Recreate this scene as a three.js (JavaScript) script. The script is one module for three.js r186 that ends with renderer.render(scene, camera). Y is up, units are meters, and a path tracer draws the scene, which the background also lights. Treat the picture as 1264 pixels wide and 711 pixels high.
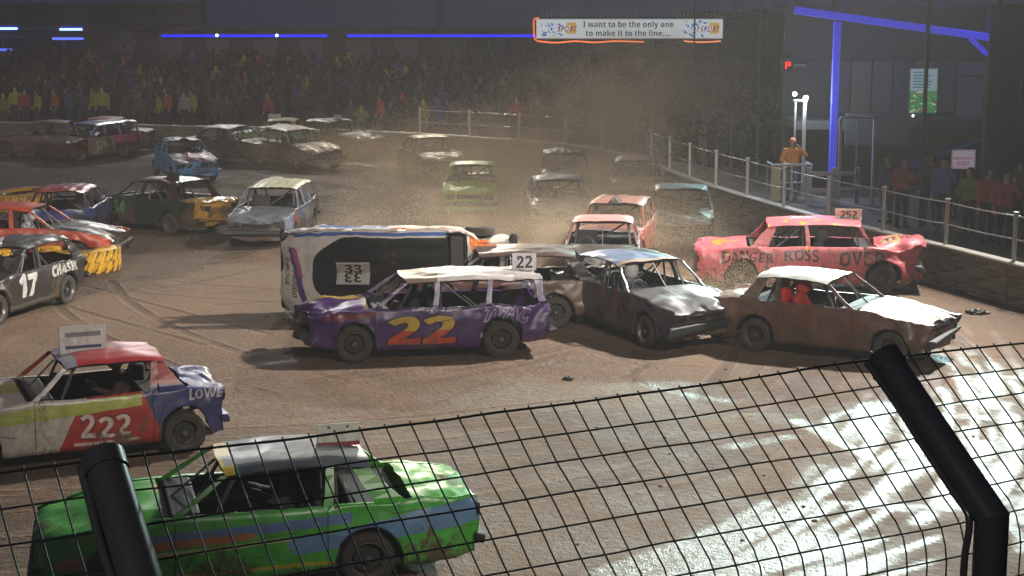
import * as THREE from 'three';
import { RoundedBoxGeometry } from 'three/addons/geometries/RoundedBoxGeometry.js';
import { mergeGeometries, mergeVertices } from 'three/addons/utils/BufferGeometryUtils.js';
import { ImprovedNoise } from 'three/addons/math/ImprovedNoise.js';
import { MarchingCubes } from 'three/addons/objects/MarchingCubes.js';
import { RectAreaLightUniformsLib } from 'three/addons/lights/RectAreaLightUniformsLib.js';
RectAreaLightUniformsLib.init();

// ---------------------------------------------------------------- camera, sky, floodlights, exposure
const scene = new THREE.Scene();
const camera = new THREE.PerspectiveCamera(19.22, 1264 / 711, 0.3, 600);
camera.position.set(0, 6, 0);
camera.rotation.x = -THREE.MathUtils.degToRad(9.608);
const renderer = new THREE.WebGLRenderer({ antialias: true });
renderer.toneMapping = THREE.LinearToneMapping;
renderer.toneMappingExposure = 1.0;
renderer.shadowMap.enabled = true;
scene.background = new THREE.Color().setRGB(0.006, 0.010, 0.034);   // night sky over a town
scene.fog = new THREE.FogExp2(new THREE.Color().setRGB(0.93, 0.89, 0.87), 0.0016);   // dust hanging over the track

// every floodlight: lamp position, point aimed at, colour, strength, half angle
const FLOODS = [
  { at: [12.4, 14, -37], to: [-3.5, 0, -28], col: [1.0, 0.96, 0.88], cd: 3700, ang: 0.78, pen: 0.45, label: 'cool white floodlight mast behind the near right barrier' },
  { at: [-14, 22, 14], to: [-13, 0, -49], col: [1.0, 0.91, 0.79], cd: 5800, ang: 0.2, pen: 0.25, label: 'floodlight mast on the spectators side aimed at the infield tyres' },
  { at: [14, 22, 10], to: [-2, 0, -31], col: [1.0, 0.90, 0.80], cd: 3000, ang: 0.24, pen: 0.4, label: 'floodlight mast on the spectators side aimed at the pile up' },
  { at: [6, 22, 12], to: [0.5, 0, -47], col: [1.0, 0.91, 0.78], cd: 5600, ang: 0.14, pen: 0.4, label: 'added unseen floodlight mast on the spectators side brightening the dusty bend' },  // extra lamp added to brighten the dust from the camera side
  { at: [-3.5, 9.5, 3.5], to: [0.4, 4.4, -4.8], col: [1.0, 0.97, 0.93], cd: 110, ang: 0.4, pen: 0.5, label: 'lamp mast among the spectators close to the wire fence' },
  { at: [21.5, 16.5, -76], to: [4.6, 0, -21], col: [0.66, 1.0, 0.95], cd: 5600, ang: 0.18, pen: 0.6, label: 'cool white floodlight mast behind the steel beam shelter' },
  { at: [14.6, 16.5, -78], to: [3.2, 0, -21], col: [0.66, 1.0, 0.95], cd: 3000, ang: 0.17, pen: 0.6, label: 'added unseen cool white floodlight mast widening the glare on the wet ground' },  // second far lamp added to spread the ground glare leftwards
  { at: [-4, 19, -95], to: [-1, 0, -45], col: [1.0, 0.9, 0.72], cd: 2400, ang: 0.33, pen: 0.6, label: 'warm floodlight mast behind the far terrace near the banner' },
  { at: [-17.4, 19, -97], to: [-10, 0, -52], col: [0.98, 0.97, 0.95], cd: 1000, ang: 0.36, pen: 0.6, label: 'floodlight mast behind the far terrace above the blue strip' },
];
for (const F of FLOODS) {
  const l = new THREE.SpotLight(new THREE.Color().setRGB(...F.col), F.cd, 0, F.ang, F.pen, 2);
  l.position.set(...F.at); l.target.position.set(...F.to); l.shadow.radius = 25; l.castShadow = true;
  l.name = 'floodlight_beam';
  scene.add(l, l.target);
}

// ---------------------------------------------------------------- helpers
const V3 = (x, y, z) => new THREE.Vector3(x, y, z);
const clamp = (x, a = 0, b = 1) => Math.min(b, Math.max(a, x));
const mix = (a, b, t) => a + (b - a) * t;
const sstep = (a, b, x) => { const t = clamp((x - a) / (b - a)); return t * t * (3 - 2 * t); };
function rng(seed) { let a = seed >>> 0; return () => { a = (a + 0x6D2B79F5) | 0; let t = Math.imul(a ^ (a >>> 15), 1 | a); t = (t + Math.imul(t ^ (t >>> 7), 61 | t)) ^ t; return ((t ^ (t >>> 14)) >>> 0) / 4294967296; }; }
const PN = new ImprovedNoise();
const noise3 = (x, y, z) => PN.noise(x + 31.7, y + 17.3, z + 5.1);
const used = {};
function numbered(n) { const k = used[n] = (used[n] ?? -1) + 1; return k ? `${n}_${String(k).padStart(3, '0')}` : n; }
function tag(o, label, category, group, kind) { o.userData = { label, category }; if (group) o.userData.group = group; if (kind) o.userData.kind = kind; return o; }
function thing(name, label, category, pos = [0, 0, 0], turn = 0, group) {
  const o = new THREE.Group(); o.name = numbered(name); o.position.set(...pos); o.rotation.y = turn; scene.add(o);
  return tag(o, label, category, group);
}
function part(name, geo, mat, parent) {
  const m = new THREE.Mesh(geo, mat); m.name = name; m.castShadow = m.receiveShadow = true; parent.add(m); return m;
}
function top(name, geo, mat, label, category, group) { const m = part(numbered(name), geo, mat, scene); return tag(m, label, category, group); }
function struct(name, geo, mat, label) { const m = part(numbered(name), geo, mat, scene); m.userData = { kind: 'structure', label, category: name.replace(/_/g, ' ') }; return m; }
function lin(r, g, b, rough = 0.8, metal = 0, extra = {}) { return new THREE.MeshStandardMaterial({ color: new THREE.Color().setRGB(r, g, b), roughness: rough, metalness: metal, side: THREE.DoubleSide, ...extra }); }
function glow(r, g, b, k) { return new THREE.MeshStandardMaterial({ color: 0x111111, emissive: new THREE.Color().setRGB(r, g, b), emissiveIntensity: k, roughness: 0.6 }); }
const box = (w, h, d, x = 0, y = 0, z = 0, r = 0) => { const g = r ? new RoundedBoxGeometry(w, h, d, 2, r) : new THREE.BoxGeometry(w, h, d); g.translate(x, y, z); return g; };
function tube(a, b, r, n = 8) { const d = b.clone().sub(a), g = new THREE.CylinderGeometry(r, r, d.length(), n); g.applyQuaternion(new THREE.Quaternion().setFromUnitVectors(V3(0, 1, 0), d.normalize())); g.translate((a.x + b.x) / 2, (a.y + b.y) / 2, (a.z + b.z) / 2); return g; }
const clean = (g) => { for (const k of Object.keys(g.attributes)) if (!['position', 'normal', 'uv'].includes(k)) g.deleteAttribute(k); return g.index ? g.toNonIndexed() : g; };
const merged = (list) => mergeGeometries(list.map(clean));

// tileable noise tables, values 0..1
const NT = 512;
function table(freq, oct, seed) {
  const a = new Float32Array(NT * NT), r = rng(seed); let lo = 1e9, hi = -1e9;
  for (let o = 0, f = freq, amp = 1; o < oct; o++, f *= 2, amp *= 0.5) {
    const n = Math.min(f, NT), v = new Float32Array(n * n); for (let i = 0; i < v.length; i++) v[i] = r();
    for (let y = 0; y < NT; y++) { const fy = y / NT * n, y0 = Math.floor(fy), ty = fy - y0, sy = ty * ty * (3 - 2 * ty), r0 = (y0 % n) * n, r1 = ((y0 + 1) % n) * n;
      for (let x = 0; x < NT; x++) { const fx = x / NT * n, x0 = Math.floor(fx), tx = fx - x0, sx = tx * tx * (3 - 2 * tx), a0 = x0 % n, a1 = (x0 + 1) % n;
        a[y * NT + x] += amp * mix(mix(v[r0 + a0], v[r0 + a1], sx), mix(v[r1 + a0], v[r1 + a1], sx), sy); } }
  }
  for (const x of a) { lo = Math.min(lo, x); hi = Math.max(hi, x); }
  for (let i = 0; i < a.length; i++) a[i] = (a[i] - lo) / (hi - lo);
  return a;
}
const NC = table(6, 6, 11), NF = table(48, 4, 22), NG = table(200, 2, 33);
const samp = (t, u, v) => { const x = ((Math.floor(u * NT) % NT) + NT) % NT, y = ((Math.floor(v * NT) % NT) + NT) % NT; return t[y * NT + x]; };
function bil(t, u, v) { const fx = u * NT, fy = v * NT, x0 = Math.floor(fx), y0 = Math.floor(fy), tx = fx - x0, ty = fy - y0, w = (n) => ((n % NT) + NT) % NT, X0 = w(x0), X1 = w(x0 + 1), Y0 = w(y0) * NT, Y1 = w(y0 + 1) * NT; return mix(mix(t[Y0 + X0], t[Y0 + X1], tx), mix(t[Y1 + X0], t[Y1 + X1], tx), ty); }
function dataTex(w, h, fn, srgb) {
  const d = new Uint8Array(w * h * 4);
  for (let y = 0; y < h; y++) for (let x = 0; x < w; x++) { const c = fn((x + 0.5) / w, (y + 0.5) / h), i = (y * w + x) * 4; d[i] = clamp(c[0]) * 255; d[i + 1] = clamp(c[1]) * 255; d[i + 2] = clamp(c[2]) * 255; d[i + 3] = 255; }
  const t = new THREE.DataTexture(d, w, h); t.magFilter = THREE.LinearFilter; t.minFilter = THREE.LinearMipmapLinearFilter; t.wrapS = t.wrapT = THREE.RepeatWrapping; if (srgb) t.colorSpace = THREE.SRGBColorSpace; t.needsUpdate = true; return t;
}
function canvasTex(w, h, draw) {
  const c = document.createElement('canvas'); c.width = w; c.height = h; const g = c.getContext('2d'); draw(g, w, h);
  const t = new THREE.CanvasTexture(c); t.colorSpace = THREE.SRGBColorSpace; return t;
}

// ---------------------------------------------------------------- track surface
// inner edge of the racing line (infield boundary), metres in plan
const INNER = [[-60, -64], [-24, -63.5], [-13, -62], [-8, -59.5], [-5.4, -55], [-4.9, -49], [-5.6, -42], [-7.5, -36], [-10.5, -31], [-16, -26], [-30, -21], [-60, -18]];
const inField = (x, z) => { let c = false; for (let i = 0, j = INNER.length - 1; i < INNER.length; j = i++) { const [xi, zi] = INNER[i], [xj, zj] = INNER[j]; if ((zi > z) !== (zj > z) && x < (xj - xi) * (z - zi) / (zj - zi) + xi) c = !c; } return c; };
const edgeDist = (x, z) => { let m = 1e9; for (let i = 1; i < INNER.length; i++) { const [ax, az] = INNER[i - 1], [bx, bz] = INNER[i], dx = bx - ax, dz = bz - az, t = clamp(((x - ax) * dx + (z - az) * dz) / (dx * dx + dz * dz)); m = Math.min(m, Math.hypot(x - ax - dx * t, z - az - dz * t)); } return m; };
const GX0 = -36, GZ0 = -82, GS = 74, GN = 2048;
const wet = new Float32Array(1024 * 1024);   // strength of the slick tyre lines
{
  const r = rng(77), plot = (x, z, w, k) => {
    const px = (x - GX0) / GS * 1024, pz = (z - GZ0) / GS * 1024, R = Math.max(1, w / GS * 1024 * 0.5), n = Math.ceil(R + 1);
    for (let j = -n; j <= n; j++) for (let i = -n; i <= n; i++) { const X = Math.round(px) + i, Y = Math.round(pz) + j; if (X < 0 || Y < 0 || X > 1023 || Y > 1023) continue; const d = Math.hypot(X - px, Y - pz); if (d < R + 0.5) { const q = Y * 1024 + X; wet[q] = Math.max(wet[q], k * clamp(R + 0.5 - d)); } }
  };
  const stroke = (pts, w, k) => { const c = new THREE.CatmullRomCurve3(pts.map(([x, z]) => V3(x, 0, z))); const n = Math.ceil(c.getLength() / 0.04); let on = 1; for (let i = 0; i <= n; i++) { const p = c.getPoint(i / n); on = sstep(0.36, 0.56, bil(NC, p.x * 0.11 + w, p.z * 0.11 + k)); plot(p.x, p.z, w, k * on); } };
  // tyre lines sweeping round the bend, from the near straight up past the barrier
  for (let i = 0; i < 30; i++) {
    const o = r() * 10.5 - 1.5, s = r() * 2 - 1, w = i % 3 ? 0.07 + r() * 0.13 : 0.16 + r() * 0.24, k = i % 3 ? 0.5 + r() * 0.5 : 0.8 + r() * 0.2;
    stroke([[-6 + o * 0.6, -12 - o * 0.35], [0.2 + o * 0.55 + s, -16 - o * 0.2], [4 + o * 0.35 + s, -20.5 - s], [6.2 + o * 0.25, -27 + s], [6.2 + o * 0.2 - s, -36], [3.5 + o * 0.2, -46 + s], [0.5 + o * 0.1, -55]], w, k);
  }
  for (let i = 0; i < 26; i++) { const o = r() * 7, s = r() * 2 - 1; stroke([[-14, -20 - o + s], [-7 + s, -22 - o * 0.8], [0, -26 - o + s], [4 + s, -34 - o * 0.4], [3 + s, -47], [0, -58 + s], [-9, -65 + s * 0.5], [-25, -68 + s]], 0.1 + r() * 0.16, 0.2 + r() * 0.5); }
  for (let i = 0; i < 9; i++) { const x = 3 + r() * 6, z = -18 - r() * 9, a = r() * 6.3; stroke([[x, z], [x + Math.cos(a) * 1.5, z + Math.sin(a) * 1.5], [x + Math.cos(a + 0.9) * 2.8, z + Math.sin(a + 0.9) * 2.8], [x + Math.cos(a + 1.8) * 3.4, z + Math.sin(a + 1.8) * 3.4]], 0.16 + r() * 0.14, 0.7); }
}
// ruts pressed into the shale by the tyres: negative in the groove, positive on the pushed-up edges
const rut = new Float32Array(2048 * 2048);
{
  const r = rng(177), dab = (x, z, w, k) => { const px = (x - GX0) / GS * 2048, pz = (z - GZ0) / GS * 2048, R = w / GS * 1024, n = Math.ceil(R * 1.9); for (let j = -n; j <= n; j++) for (let i = -n; i <= n; i++) { const X = Math.round(px) + i, Y = Math.round(pz) + j; if (X < 0 || Y < 0 || X > 2047 || Y > 2047) continue; const d = Math.hypot(X - px, Y - pz) / R, v = d < 1 ? -k * (1 - d * d * 0.5) : d < 1.8 ? 0.6 * k * (1 - Math.abs(d - 1.35) / 0.45) : 0, q = Y * 2048 + X; if (v < 0 ? v < rut[q] : v > 0 && rut[q] >= 0 && v > rut[q]) rut[q] = v; } };
  const run = (pts, gap, w, k) => { const c = new THREE.CatmullRomCurve3(pts.map(([x, z]) => V3(x, 0, z))), n = Math.ceil(c.getLength() / 0.05); for (let i = 0; i <= n; i++) { const p = c.getPoint(i / n), t = c.getTangent(i / n), a = k * sstep(0.25, 0.6, bil(NC, p.x * 0.07 + k, p.z * 0.07 + w)); if (a > 0.04) for (const s of [-1, 1]) dab(p.x + t.z * gap * s, p.z - t.x * gap * s, w, a); } };
  for (let i = 0; i < 40; i++) { const o = r() * 9, s = r() * 3 - 1.5; run([[-16, -16 - o * 0.7 + s], [-6 + o * 0.3, -18 - o * 0.6], [0.5 + o * 0.4 + s, -21 - o * 0.5], [4 + o * 0.3, -27 - s], [5.2 + o * 0.15 - s * 0.5, -36], [2.5 + o * 0.2 - s, -47 + s], [-1 + s, -58 + o * 0.3], [-9, -64.5 + o * 0.2 + s * 0.4], [-24, -68 + s * 0.5]], 0.7, 0.16 + r() * 0.06, 0.35 + r() * 0.65); }
  for (let i = 0; i < 36; i++) { const x = -18 + r() * 18, z = -60 + r() * 36, a = r() * 6.3, c = (r() - 0.5) * 0.5; const pts = []; for (let k = 0, h = a, X = x, Z = z; k < 7; k++, h += c) { pts.push([X, Z]); X += Math.cos(h) * 2; Z += Math.sin(h) * 2; } run(pts, 0.7, 0.17 + r() * 0.06, 0.4 + r() * 0.6); }
}
const wetAt = (u, v) => { const x = clamp(Math.floor(u * 1024), 0, 1023), y = clamp(Math.floor(v * 1024), 0, 1023); return wet[y * 1024 + x]; };
const groundBump = new Uint8Array(GN * GN * 4), groundColor = new Uint8Array(GN * GN * 4), groundRough = new Uint8Array(GN * GN * 4);
{
  const toS = (x) => 255 * (x <= 0.0031308 ? 12.92 * x : 1.055 * Math.pow(x, 1 / 2.4) - 0.055);
  for (let j = 0; j < GN; j++) for (let i = 0; i < GN; i++) {
    const u = (i + 0.5) / GN, v = (j + 0.5) / GN, x = GX0 + u * GS, z = GZ0 + v * GS, q = (j * GN + i) * 4;
    const a = bil(NC, x * 0.045, z * 0.045), b = bil(NC, x * 0.31 + 0.3, z * 0.31), c = samp(NF, x * 0.37, z * 0.37), d = samp(NG, x * 0.43, z * 0.43), w = wetAt(u, v);
    const inf = (i & 3) || (j & 3) ? null : 0;
    let f = infCache(x, z, b);
    const t = 0.72 + 0.3 * a + 0.28 * (b - 0.5) + 0.34 * (c - 0.5) + 0.4 * (d - 0.5) - 0.14 * w + 0.34 * rut[j * GN + i] + 0.3 * (samp(NC, x * 0.021 + 0.4, z * 0.021) - 0.5);
    const R = mix(0.160, 0.098, f) * t, G = mix(0.100, 0.063, f) * t, B = mix(0.061, 0.037, f) * t;
    groundColor[q] = toS(R); groundColor[q + 1] = toS(G); groundColor[q + 2] = toS(B); groundColor[q + 3] = 255;
    let ro = mix(0.86, 0.88, f) + 0.26 * (b - 0.5) + 0.22 * (a - 0.5) + 0.3 * (d - 0.5); ro = mix(ro, 0.24 + 0.2 * d, 0.96 * w * (1 - 0.6 * f));
    { const h = 255 * clamp(0.5 + 0.28 * rut[j * GN + i] + mix(0.16, 0.34, f) * (c - 0.5) + 0.2 * (b - 0.5)); groundBump[q] = groundBump[q + 1] = groundBump[q + 2] = h; groundBump[q + 3] = 255; }
    const s = clamp(ro, 0.2, 1) * 255; groundRough[q] = groundRough[q + 1] = groundRough[q + 2] = s; groundRough[q + 3] = 255;
  }
}
function infCache(x, z, b) {
  infCache.m ??= (() => { const n = 512, m = new Float32Array(n * n); for (let j = 0; j < n; j++) for (let i = 0; i < n; i++) { const X = GX0 + (i + 0.5) / n * GS, Z = GZ0 + (j + 0.5) / n * GS, d = edgeDist(X, Z); m[j * n + i] = inField(X, Z) ? d : -d; } return m; })();
  const n = 512, fx = clamp((x - GX0) / GS * n - 0.5, 0, n - 1.01), fy = clamp((z - GZ0) / GS * n - 0.5, 0, n - 1.01), x0 = Math.floor(fx), y0 = Math.floor(fy), tx = fx - x0, ty = fy - y0, m = infCache.m;
  const d = mix(mix(m[y0 * n + x0], m[y0 * n + x0 + 1], tx), mix(m[(y0 + 1) * n + x0], m[(y0 + 1) * n + x0 + 1], tx), ty);
  return sstep(-0.5, 0.6, d + (b - 0.5) * 1.6);
}
const mkTex = (d, srgb) => { const t = new THREE.DataTexture(d, GN, GN); t.magFilter = THREE.LinearFilter; t.wrapS = t.wrapT = THREE.MirroredRepeatWrapping; if (srgb) t.colorSpace = THREE.SRGBColorSpace; t.needsUpdate = true; return t; };
const bumpTile = dataTex(1024, 1024, (u, v) => { const a = bil(NC, u, v), b = samp(NF, u * 1, v * 1), c = samp(NG, u, v), d = samp(NG, u * 2 + 0.37, v * 2); const h = 0.35 * a + 0.3 * b + 0.2 * c + 0.15 * d; return [h, h, h]; });
bumpTile.repeat.set(GS / 3.1, GS / 3.1);
const grit = dataTex(1024, 1024, (u, v) => { const H = (a, b) => 0.45 * bil(NF, a, b) + 0.35 * bil(NG, a, b) + 0.2 * bil(NG, a * 2 + 0.37, b * 2), e = 1 / 1024, k = 5.5; const dx = (H(u + e, v) - H(u - e, v)) * k, dy = (H(u, v + e) - H(u, v - e)) * k, l = 1 / Math.hypot(dx, dy, 1); return [0.5 - 0.5 * dx * l, 0.5 - 0.5 * dy * l, 0.5 + 0.5 * l]; });
grit.repeat.set(GS / 3.1, GS / 3.1);
const groundMat = new THREE.MeshStandardMaterial({ normalMap: grit, normalScale: new THREE.Vector2(0.8, 0.8), map: mkTex(groundColor, true), roughnessMap: mkTex(groundRough, false), roughness: 1, metalness: 0, bumpMap: mkTex(groundBump, false), bumpScale: 0.075, side: THREE.DoubleSide });
const groundH = (x, z) => {   // ruts and swells of the shale, and the churned infield
  if (x < GX0 - 10 || x > 40 || z > -4 || z < -84) return 0;
  const f = infCache(x, z, 0.5), k = 1;
  return k * (0.009 * noise3(x * 0.5, 0, z * 0.5) + mix(0.006, 0.02, f) * noise3(x * 1.7, 4, z * 1.7) + mix(0.003, 0.014, f) * noise3(x * 4.1, 9, z * 4.1)) + 0.05 * Math.exp(-Math.pow(sgnEdge(x, z) / 0.35, 2)) * (0.6 + 0.4 * noise3(x * 0.9, 2, z * 0.9));
};
function sgnEdge(x, z) { return edgeDist(x, z); }
{
  const N = 420, warp = (t, c, s, w) => c + s * (t * w + (1 - w) * t * t * t * t * t), pos = new Float32Array((N + 1) * (N + 1) * 3), uv = new Float32Array((N + 1) * (N + 1) * 2), idx = [];
  for (let j = 0; j <= N; j++) for (let i = 0; i <= N; i++) {
    const x = warp(i / N * 2 - 1, -2, 220, 0.11), z = warp(j / N * 2 - 1, -40, 220, 0.16), k = j * (N + 1) + i;
    pos.set([x, groundH(x, z), z], k * 3); uv.set([(x - GX0) / GS, (z - GZ0) / GS], k * 2);
    if (i < N && j < N) idx.push(k, k + N + 1, k + 1, k + 1, k + N + 1, k + N + 2);
  }
  const g = new THREE.BufferGeometry(); g.setAttribute('position', new THREE.BufferAttribute(pos, 3)); g.setAttribute('uv', new THREE.BufferAttribute(uv, 2)); g.setIndex(idx); g.computeVertexNormals();
  struct('ground', g, groundMat, 'wet brown shale racing track and churned infield');
}
// clods thrown up by the wheels
{
  const g = new THREE.IcosahedronGeometry(1, 1), p = g.attributes.position; for (let i = 0; i < p.count; i++) { const n = 1 + 0.5 * noise3(p.getX(i) * 1.3, p.getY(i) * 1.3, p.getZ(i) * 1.3); p.setXYZ(i, p.getX(i) * n, p.getY(i) * n * 0.6, p.getZ(i) * n); } g.computeVertexNormals();
  const n = 2600, m = new THREE.InstancedMesh(g, lin(0.14, 0.10, 0.072, 0.85), n), r = rng(5), o = new THREE.Object3D();
  for (let i = 0; i < n; i++) { let x, z; do { z = -14 - Math.pow(r(), 0.8) * 56; x = (r() * 2 - 1) * (-z * 0.36); } while (!(inField(x, z) || r() < 0.12)); const s = 0.006 + 0.03 * Math.pow(r(), 5); o.position.set(x, groundH(x, z) + s * 0.2, z); o.rotation.set(0, r() * 6.3, 0); o.scale.setScalar(s); o.updateMatrix(); m.setMatrixAt(i, o.matrix); m.setColorAt(i, new THREE.Color().setScalar(0.6 + r() * 0.8)); }
  m.name = 'mud_clods'; m.castShadow = m.receiveShadow = true; scene.add(m); tag(m, 'small clods of brown mud scattered on the shale', 'mud', null, 'stuff');
}

// ---------------------------------------------------------------- barrier round the bend
const WALL = [[-60, -76.5], [-40, -74.6], [-22, -72.6], [-12.7, -70.2], [-7.6, -68.6], [-2.2, -65.2], [2, -61.2], [3.9, -56.6], [5.3, -48.6], [7.2, -40.9], [8.9, -36.1], [10, -32.8], [12.4, -26.5], [14.6, -18], [15.2, -8]];
const wallCurve = new THREE.CatmullRomCurve3(WALL.map(([x, z]) => V3(x, 0, z)), false, 'centripetal');
const WL = wallCurve.getLength(), wallAt = (s) => wallCurve.getPointAt(clamp(s / WL)), wallN = (s) => { const t = wallCurve.getTangentAt(clamp(s / WL)); return V3(t.z, 0, -t.x).normalize(); };   // pointing away from the track
let s0 = 0; { let best = 1e9; for (let s = 0; s < WL; s += 0.05) { const p = wallAt(s), d = Math.abs(p.x / -p.z - (1175 - 632) / 2100 * 0.985); if (p.z > -45 && d < best) { best = d; s0 = s; } } }
const SEG = 2.45, posts = []; for (let s = s0 % SEG; s < WL - 0.1; s += SEG) posts.push(s);
const concrete = lin(0.30, 0.285, 0.25, 0.75, 0, { bumpMap: bumpTile, bumpScale: 0.004 });
const plankTex = dataTex(512, 128, (u, v) => { const a = bil(NC, u * 1.0, v * 0.25), b = samp(NF, u, v * 0.5), s = sstep(0.5, 0.75, bil(NC, u * 2 + 0.2, v + 0.4) * 0.7 + b * 0.3); const k = 0.30 + 0.16 * a + 0.1 * b; return [mix(k, 0.30, s), mix(k * 0.93, 0.24, s), mix(k * 0.82, 0.18, s)]; }, true);
const plankMats = [0, 1, 2, 3].map((i) => { const t = plankTex.clone(); t.offset.set(i * 0.27, i * 0.31); t.needsUpdate = true; return new THREE.MeshStandardMaterial({ map: t, roughness: 0.5, side: THREE.DoubleSide }); });
{
  const wall = thing('barrier_wall', 'low barrier of grey horizontal planks with a pale cap round the bend', 'barrier');
  const fence = thing('barrier_fence', 'white posts with two steel cables on top of the plank barrier', 'fence');
  const capM = lin(0.52, 0.50, 0.44, 0.45), postM = lin(0.40, 0.40, 0.37, 0.55), cableM = lin(0.3, 0.3, 0.29, 0.4, 0.5), r = rng(9);
  const capG = [], plG = []; const unitPost = merged([box(0.075, 1.02, 0.075, 0, 0.51, 0, 0.015), box(0.1, 0.03, 0.1, 0, 1.03, 0, 0.01)]);
  for (let i = 0; i < posts.length - 1; i++) {
    const a = wallAt(posts[i]), b = wallAt(posts[i + 1]), L = a.distanceTo(b), ang = Math.atan2(-(b.z - a.z), b.x - a.x), mid = a.clone().add(b).multiplyScalar(0.5), n = wallN((posts[i] + posts[i + 1]) / 2);
    for (let k = 0; k < 4; k++) { const m = part('plank', (plG[0] ??= box(1, 0.196, 0.05, 0, 0.098, 0, 0.012)), plankMats[(i + k) % 4], wall); m.scale.x = L - 0.012; m.position.set(mid.x, 0.02 + k * 0.205, mid.z).addScaledVector(n, -0.012 * r() + 0.012); m.rotation.set(0, ang, (r() - 0.5) * 0.006); }
    const c = part('cap', (capG[0] ??= box(1, 0.05, 0.26, 0, 0, 0, 0.015)), capM, wall); c.scale.x = L + 0.02; c.position.set(mid.x, 0.868 + 0.006 * (i % 2), mid.z).addScaledVector(n, 0.08); c.rotation.y = ang;
    if (mid.x > -4.5) for (const [y, sag] of [[0.94, 0.03], [0.48, 0.05]]) {
      const A = a.clone().addScaledVector(wallN(posts[i]), 0.12), B = b.clone().addScaledVector(wallN(posts[i + 1]), 0.12); A.y = B.y = 0.86 + y; const M = A.clone().add(B).multiplyScalar(0.5); M.y -= sag * (0.4 + r());
      part('cable', new THREE.TubeGeometry(new THREE.QuadraticBezierCurve3(A, M, B), 6, 0.014, 6), cableM, fence);
    }
  }
  posts.forEach((s, i) => { const p = wallAt(s).addScaledVector(wallN(s), 0.12), t = wallCurve.getTangentAt(clamp(s / WL)); if (p.x > -5.5) { const m = part('post', unitPost, postM, fence); m.position.set(p.x, 0.84, p.z); m.rotation.set((r() - 0.5) * 0.04, Math.atan2(-t.z, t.x), (r() - 0.5) * 0.05); } const b = part('wall_post', (capG[1] ??= box(0.12, 0.86, 0.1, 0, 0.43, 0, 0.01)), concrete, wall); const q = wallAt(s).addScaledVector(wallN(s), 0.075); b.position.set(q.x, 0, q.z); b.rotation.y = Math.atan2(-t.z, t.x); });
}
// raised verge behind the barrier at the near right
{
  const pos = [], idx = []; const S = 60; for (let i = 0; i <= S; i++) { const s = i / S * WL, p = wallAt(s), n = wallN(s); for (const [o, h] of [[0.06, 0], [0.06, 0.62], [1.9, 0.62], [14, 0.55]]) { const q = p.clone().addScaledVector(n, o); pos.push(q.x, h, q.z); } if (i < S) for (let k = 0; k < 3; k++) { const a = i * 4 + k; idx.push(a, a + 1, a + 4, a + 1, a + 5, a + 4); } }
  const g = new THREE.BufferGeometry(); g.setAttribute('position', new THREE.Float32BufferAttribute(pos, 3)); g.setAttribute('uv', new THREE.Float32BufferAttribute(pos.filter((_, i) => i % 3 !== 1).map((x) => x / 3), 2)); g.setIndex(idx); g.computeVertexNormals();
  struct('walkway', g, lin(0.075, 0.072, 0.07, 0.8, 0, { bumpMap: bumpTile, bumpScale: 0.006 }), 'concrete walkway behind the plank barrier');
}

// ---------------------------------------------------------------- people
function body(bones, cell, cols) {   // one continuous skin from tapered bones; bones: [ax,ay,az,bx,by,bz,ra,rb,colour key]
  let lo = [1e9, 1e9, 1e9], hi = [-1e9, -1e9, -1e9];
  for (const b of bones) for (let k = 0; k < 3; k++) { const r = Math.max(b[6], b[7]) + cell * 2; lo[k] = Math.min(lo[k], b[k] - r, b[k + 3] - r); hi[k] = Math.max(hi[k], b[k] + r, b[k + 3] + r); }
  const half = Math.max(hi[0] - lo[0], hi[1] - lo[1], hi[2] - lo[2]) / 2, c = [0, 1, 2].map((k) => (lo[k] + hi[k]) / 2), res = Math.ceil(2 * half / cell), mc = new MarchingCubes(res, new THREE.MeshStandardMaterial(), false, false, 60000);
  const dist = (x, y, z, b) => { const dx = b[3] - b[0], dy = b[4] - b[1], dz = b[5] - b[2], l = dx * dx + dy * dy + dz * dz || 1e-9, t = clamp(((x - b[0]) * dx + (y - b[1]) * dy + (z - b[2]) * dz) / l); return Math.hypot(x - b[0] - dx * t, y - b[1] - dy * t, z - b[2] - dz * t) - mix(b[6], b[7], t); };
  const K = 0.035;
  for (let z = 0; z < res; z++) for (let y = 0; y < res; y++) for (let x = 0; x < res; x++) {
    const X = c[0] + (x / res * 2 - 1) * half; if (X < lo[0] || X > hi[0]) { mc.field[z * res * res + y * res + x] = -1; continue; } const Zq = c[2] + (z / res * 2 - 1) * half; if (Zq < lo[2] || Zq > hi[2]) { mc.field[z * res * res + y * res + x] = -1; continue; }
    const Y = c[1] + (y / res * 2 - 1) * half, Z = c[2] + (z / res * 2 - 1) * half; let d = 1e3;
    for (const b of bones) { const e = dist(X, Y, Z, b), h = clamp(0.5 + 0.5 * (d - e) / K); d = mix(d, e, h) - K * h * (1 - h); }
    mc.field[z * res * res + y * res + x] = -d;
  }
  mc.isolation = 0; mc.update(); const n = mc.count, P = new Float32Array(n * 3), C = new Float32Array(n * 3);
  for (let i = 0; i < n; i++) { const p = [0, 1, 2].map((k) => c[k] + mc.positionArray[i * 3 + k] * half); P.set(p, i * 3); let bd = 1e9, key = 0; for (const b of bones) { const e = dist(...p, b); if (e < bd) { bd = e; key = b[8]; } } C.set(cols[key], i * 3); }
  let g = new THREE.BufferGeometry(); g.setAttribute('position', new THREE.BufferAttribute(P, 3)); g.setAttribute('color', new THREE.BufferAttribute(C, 3)); g = mergeVertices(g, 1e-4); g.computeVertexNormals(); return g;
}
const skin = [0.42, 0.26, 0.19];
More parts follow.
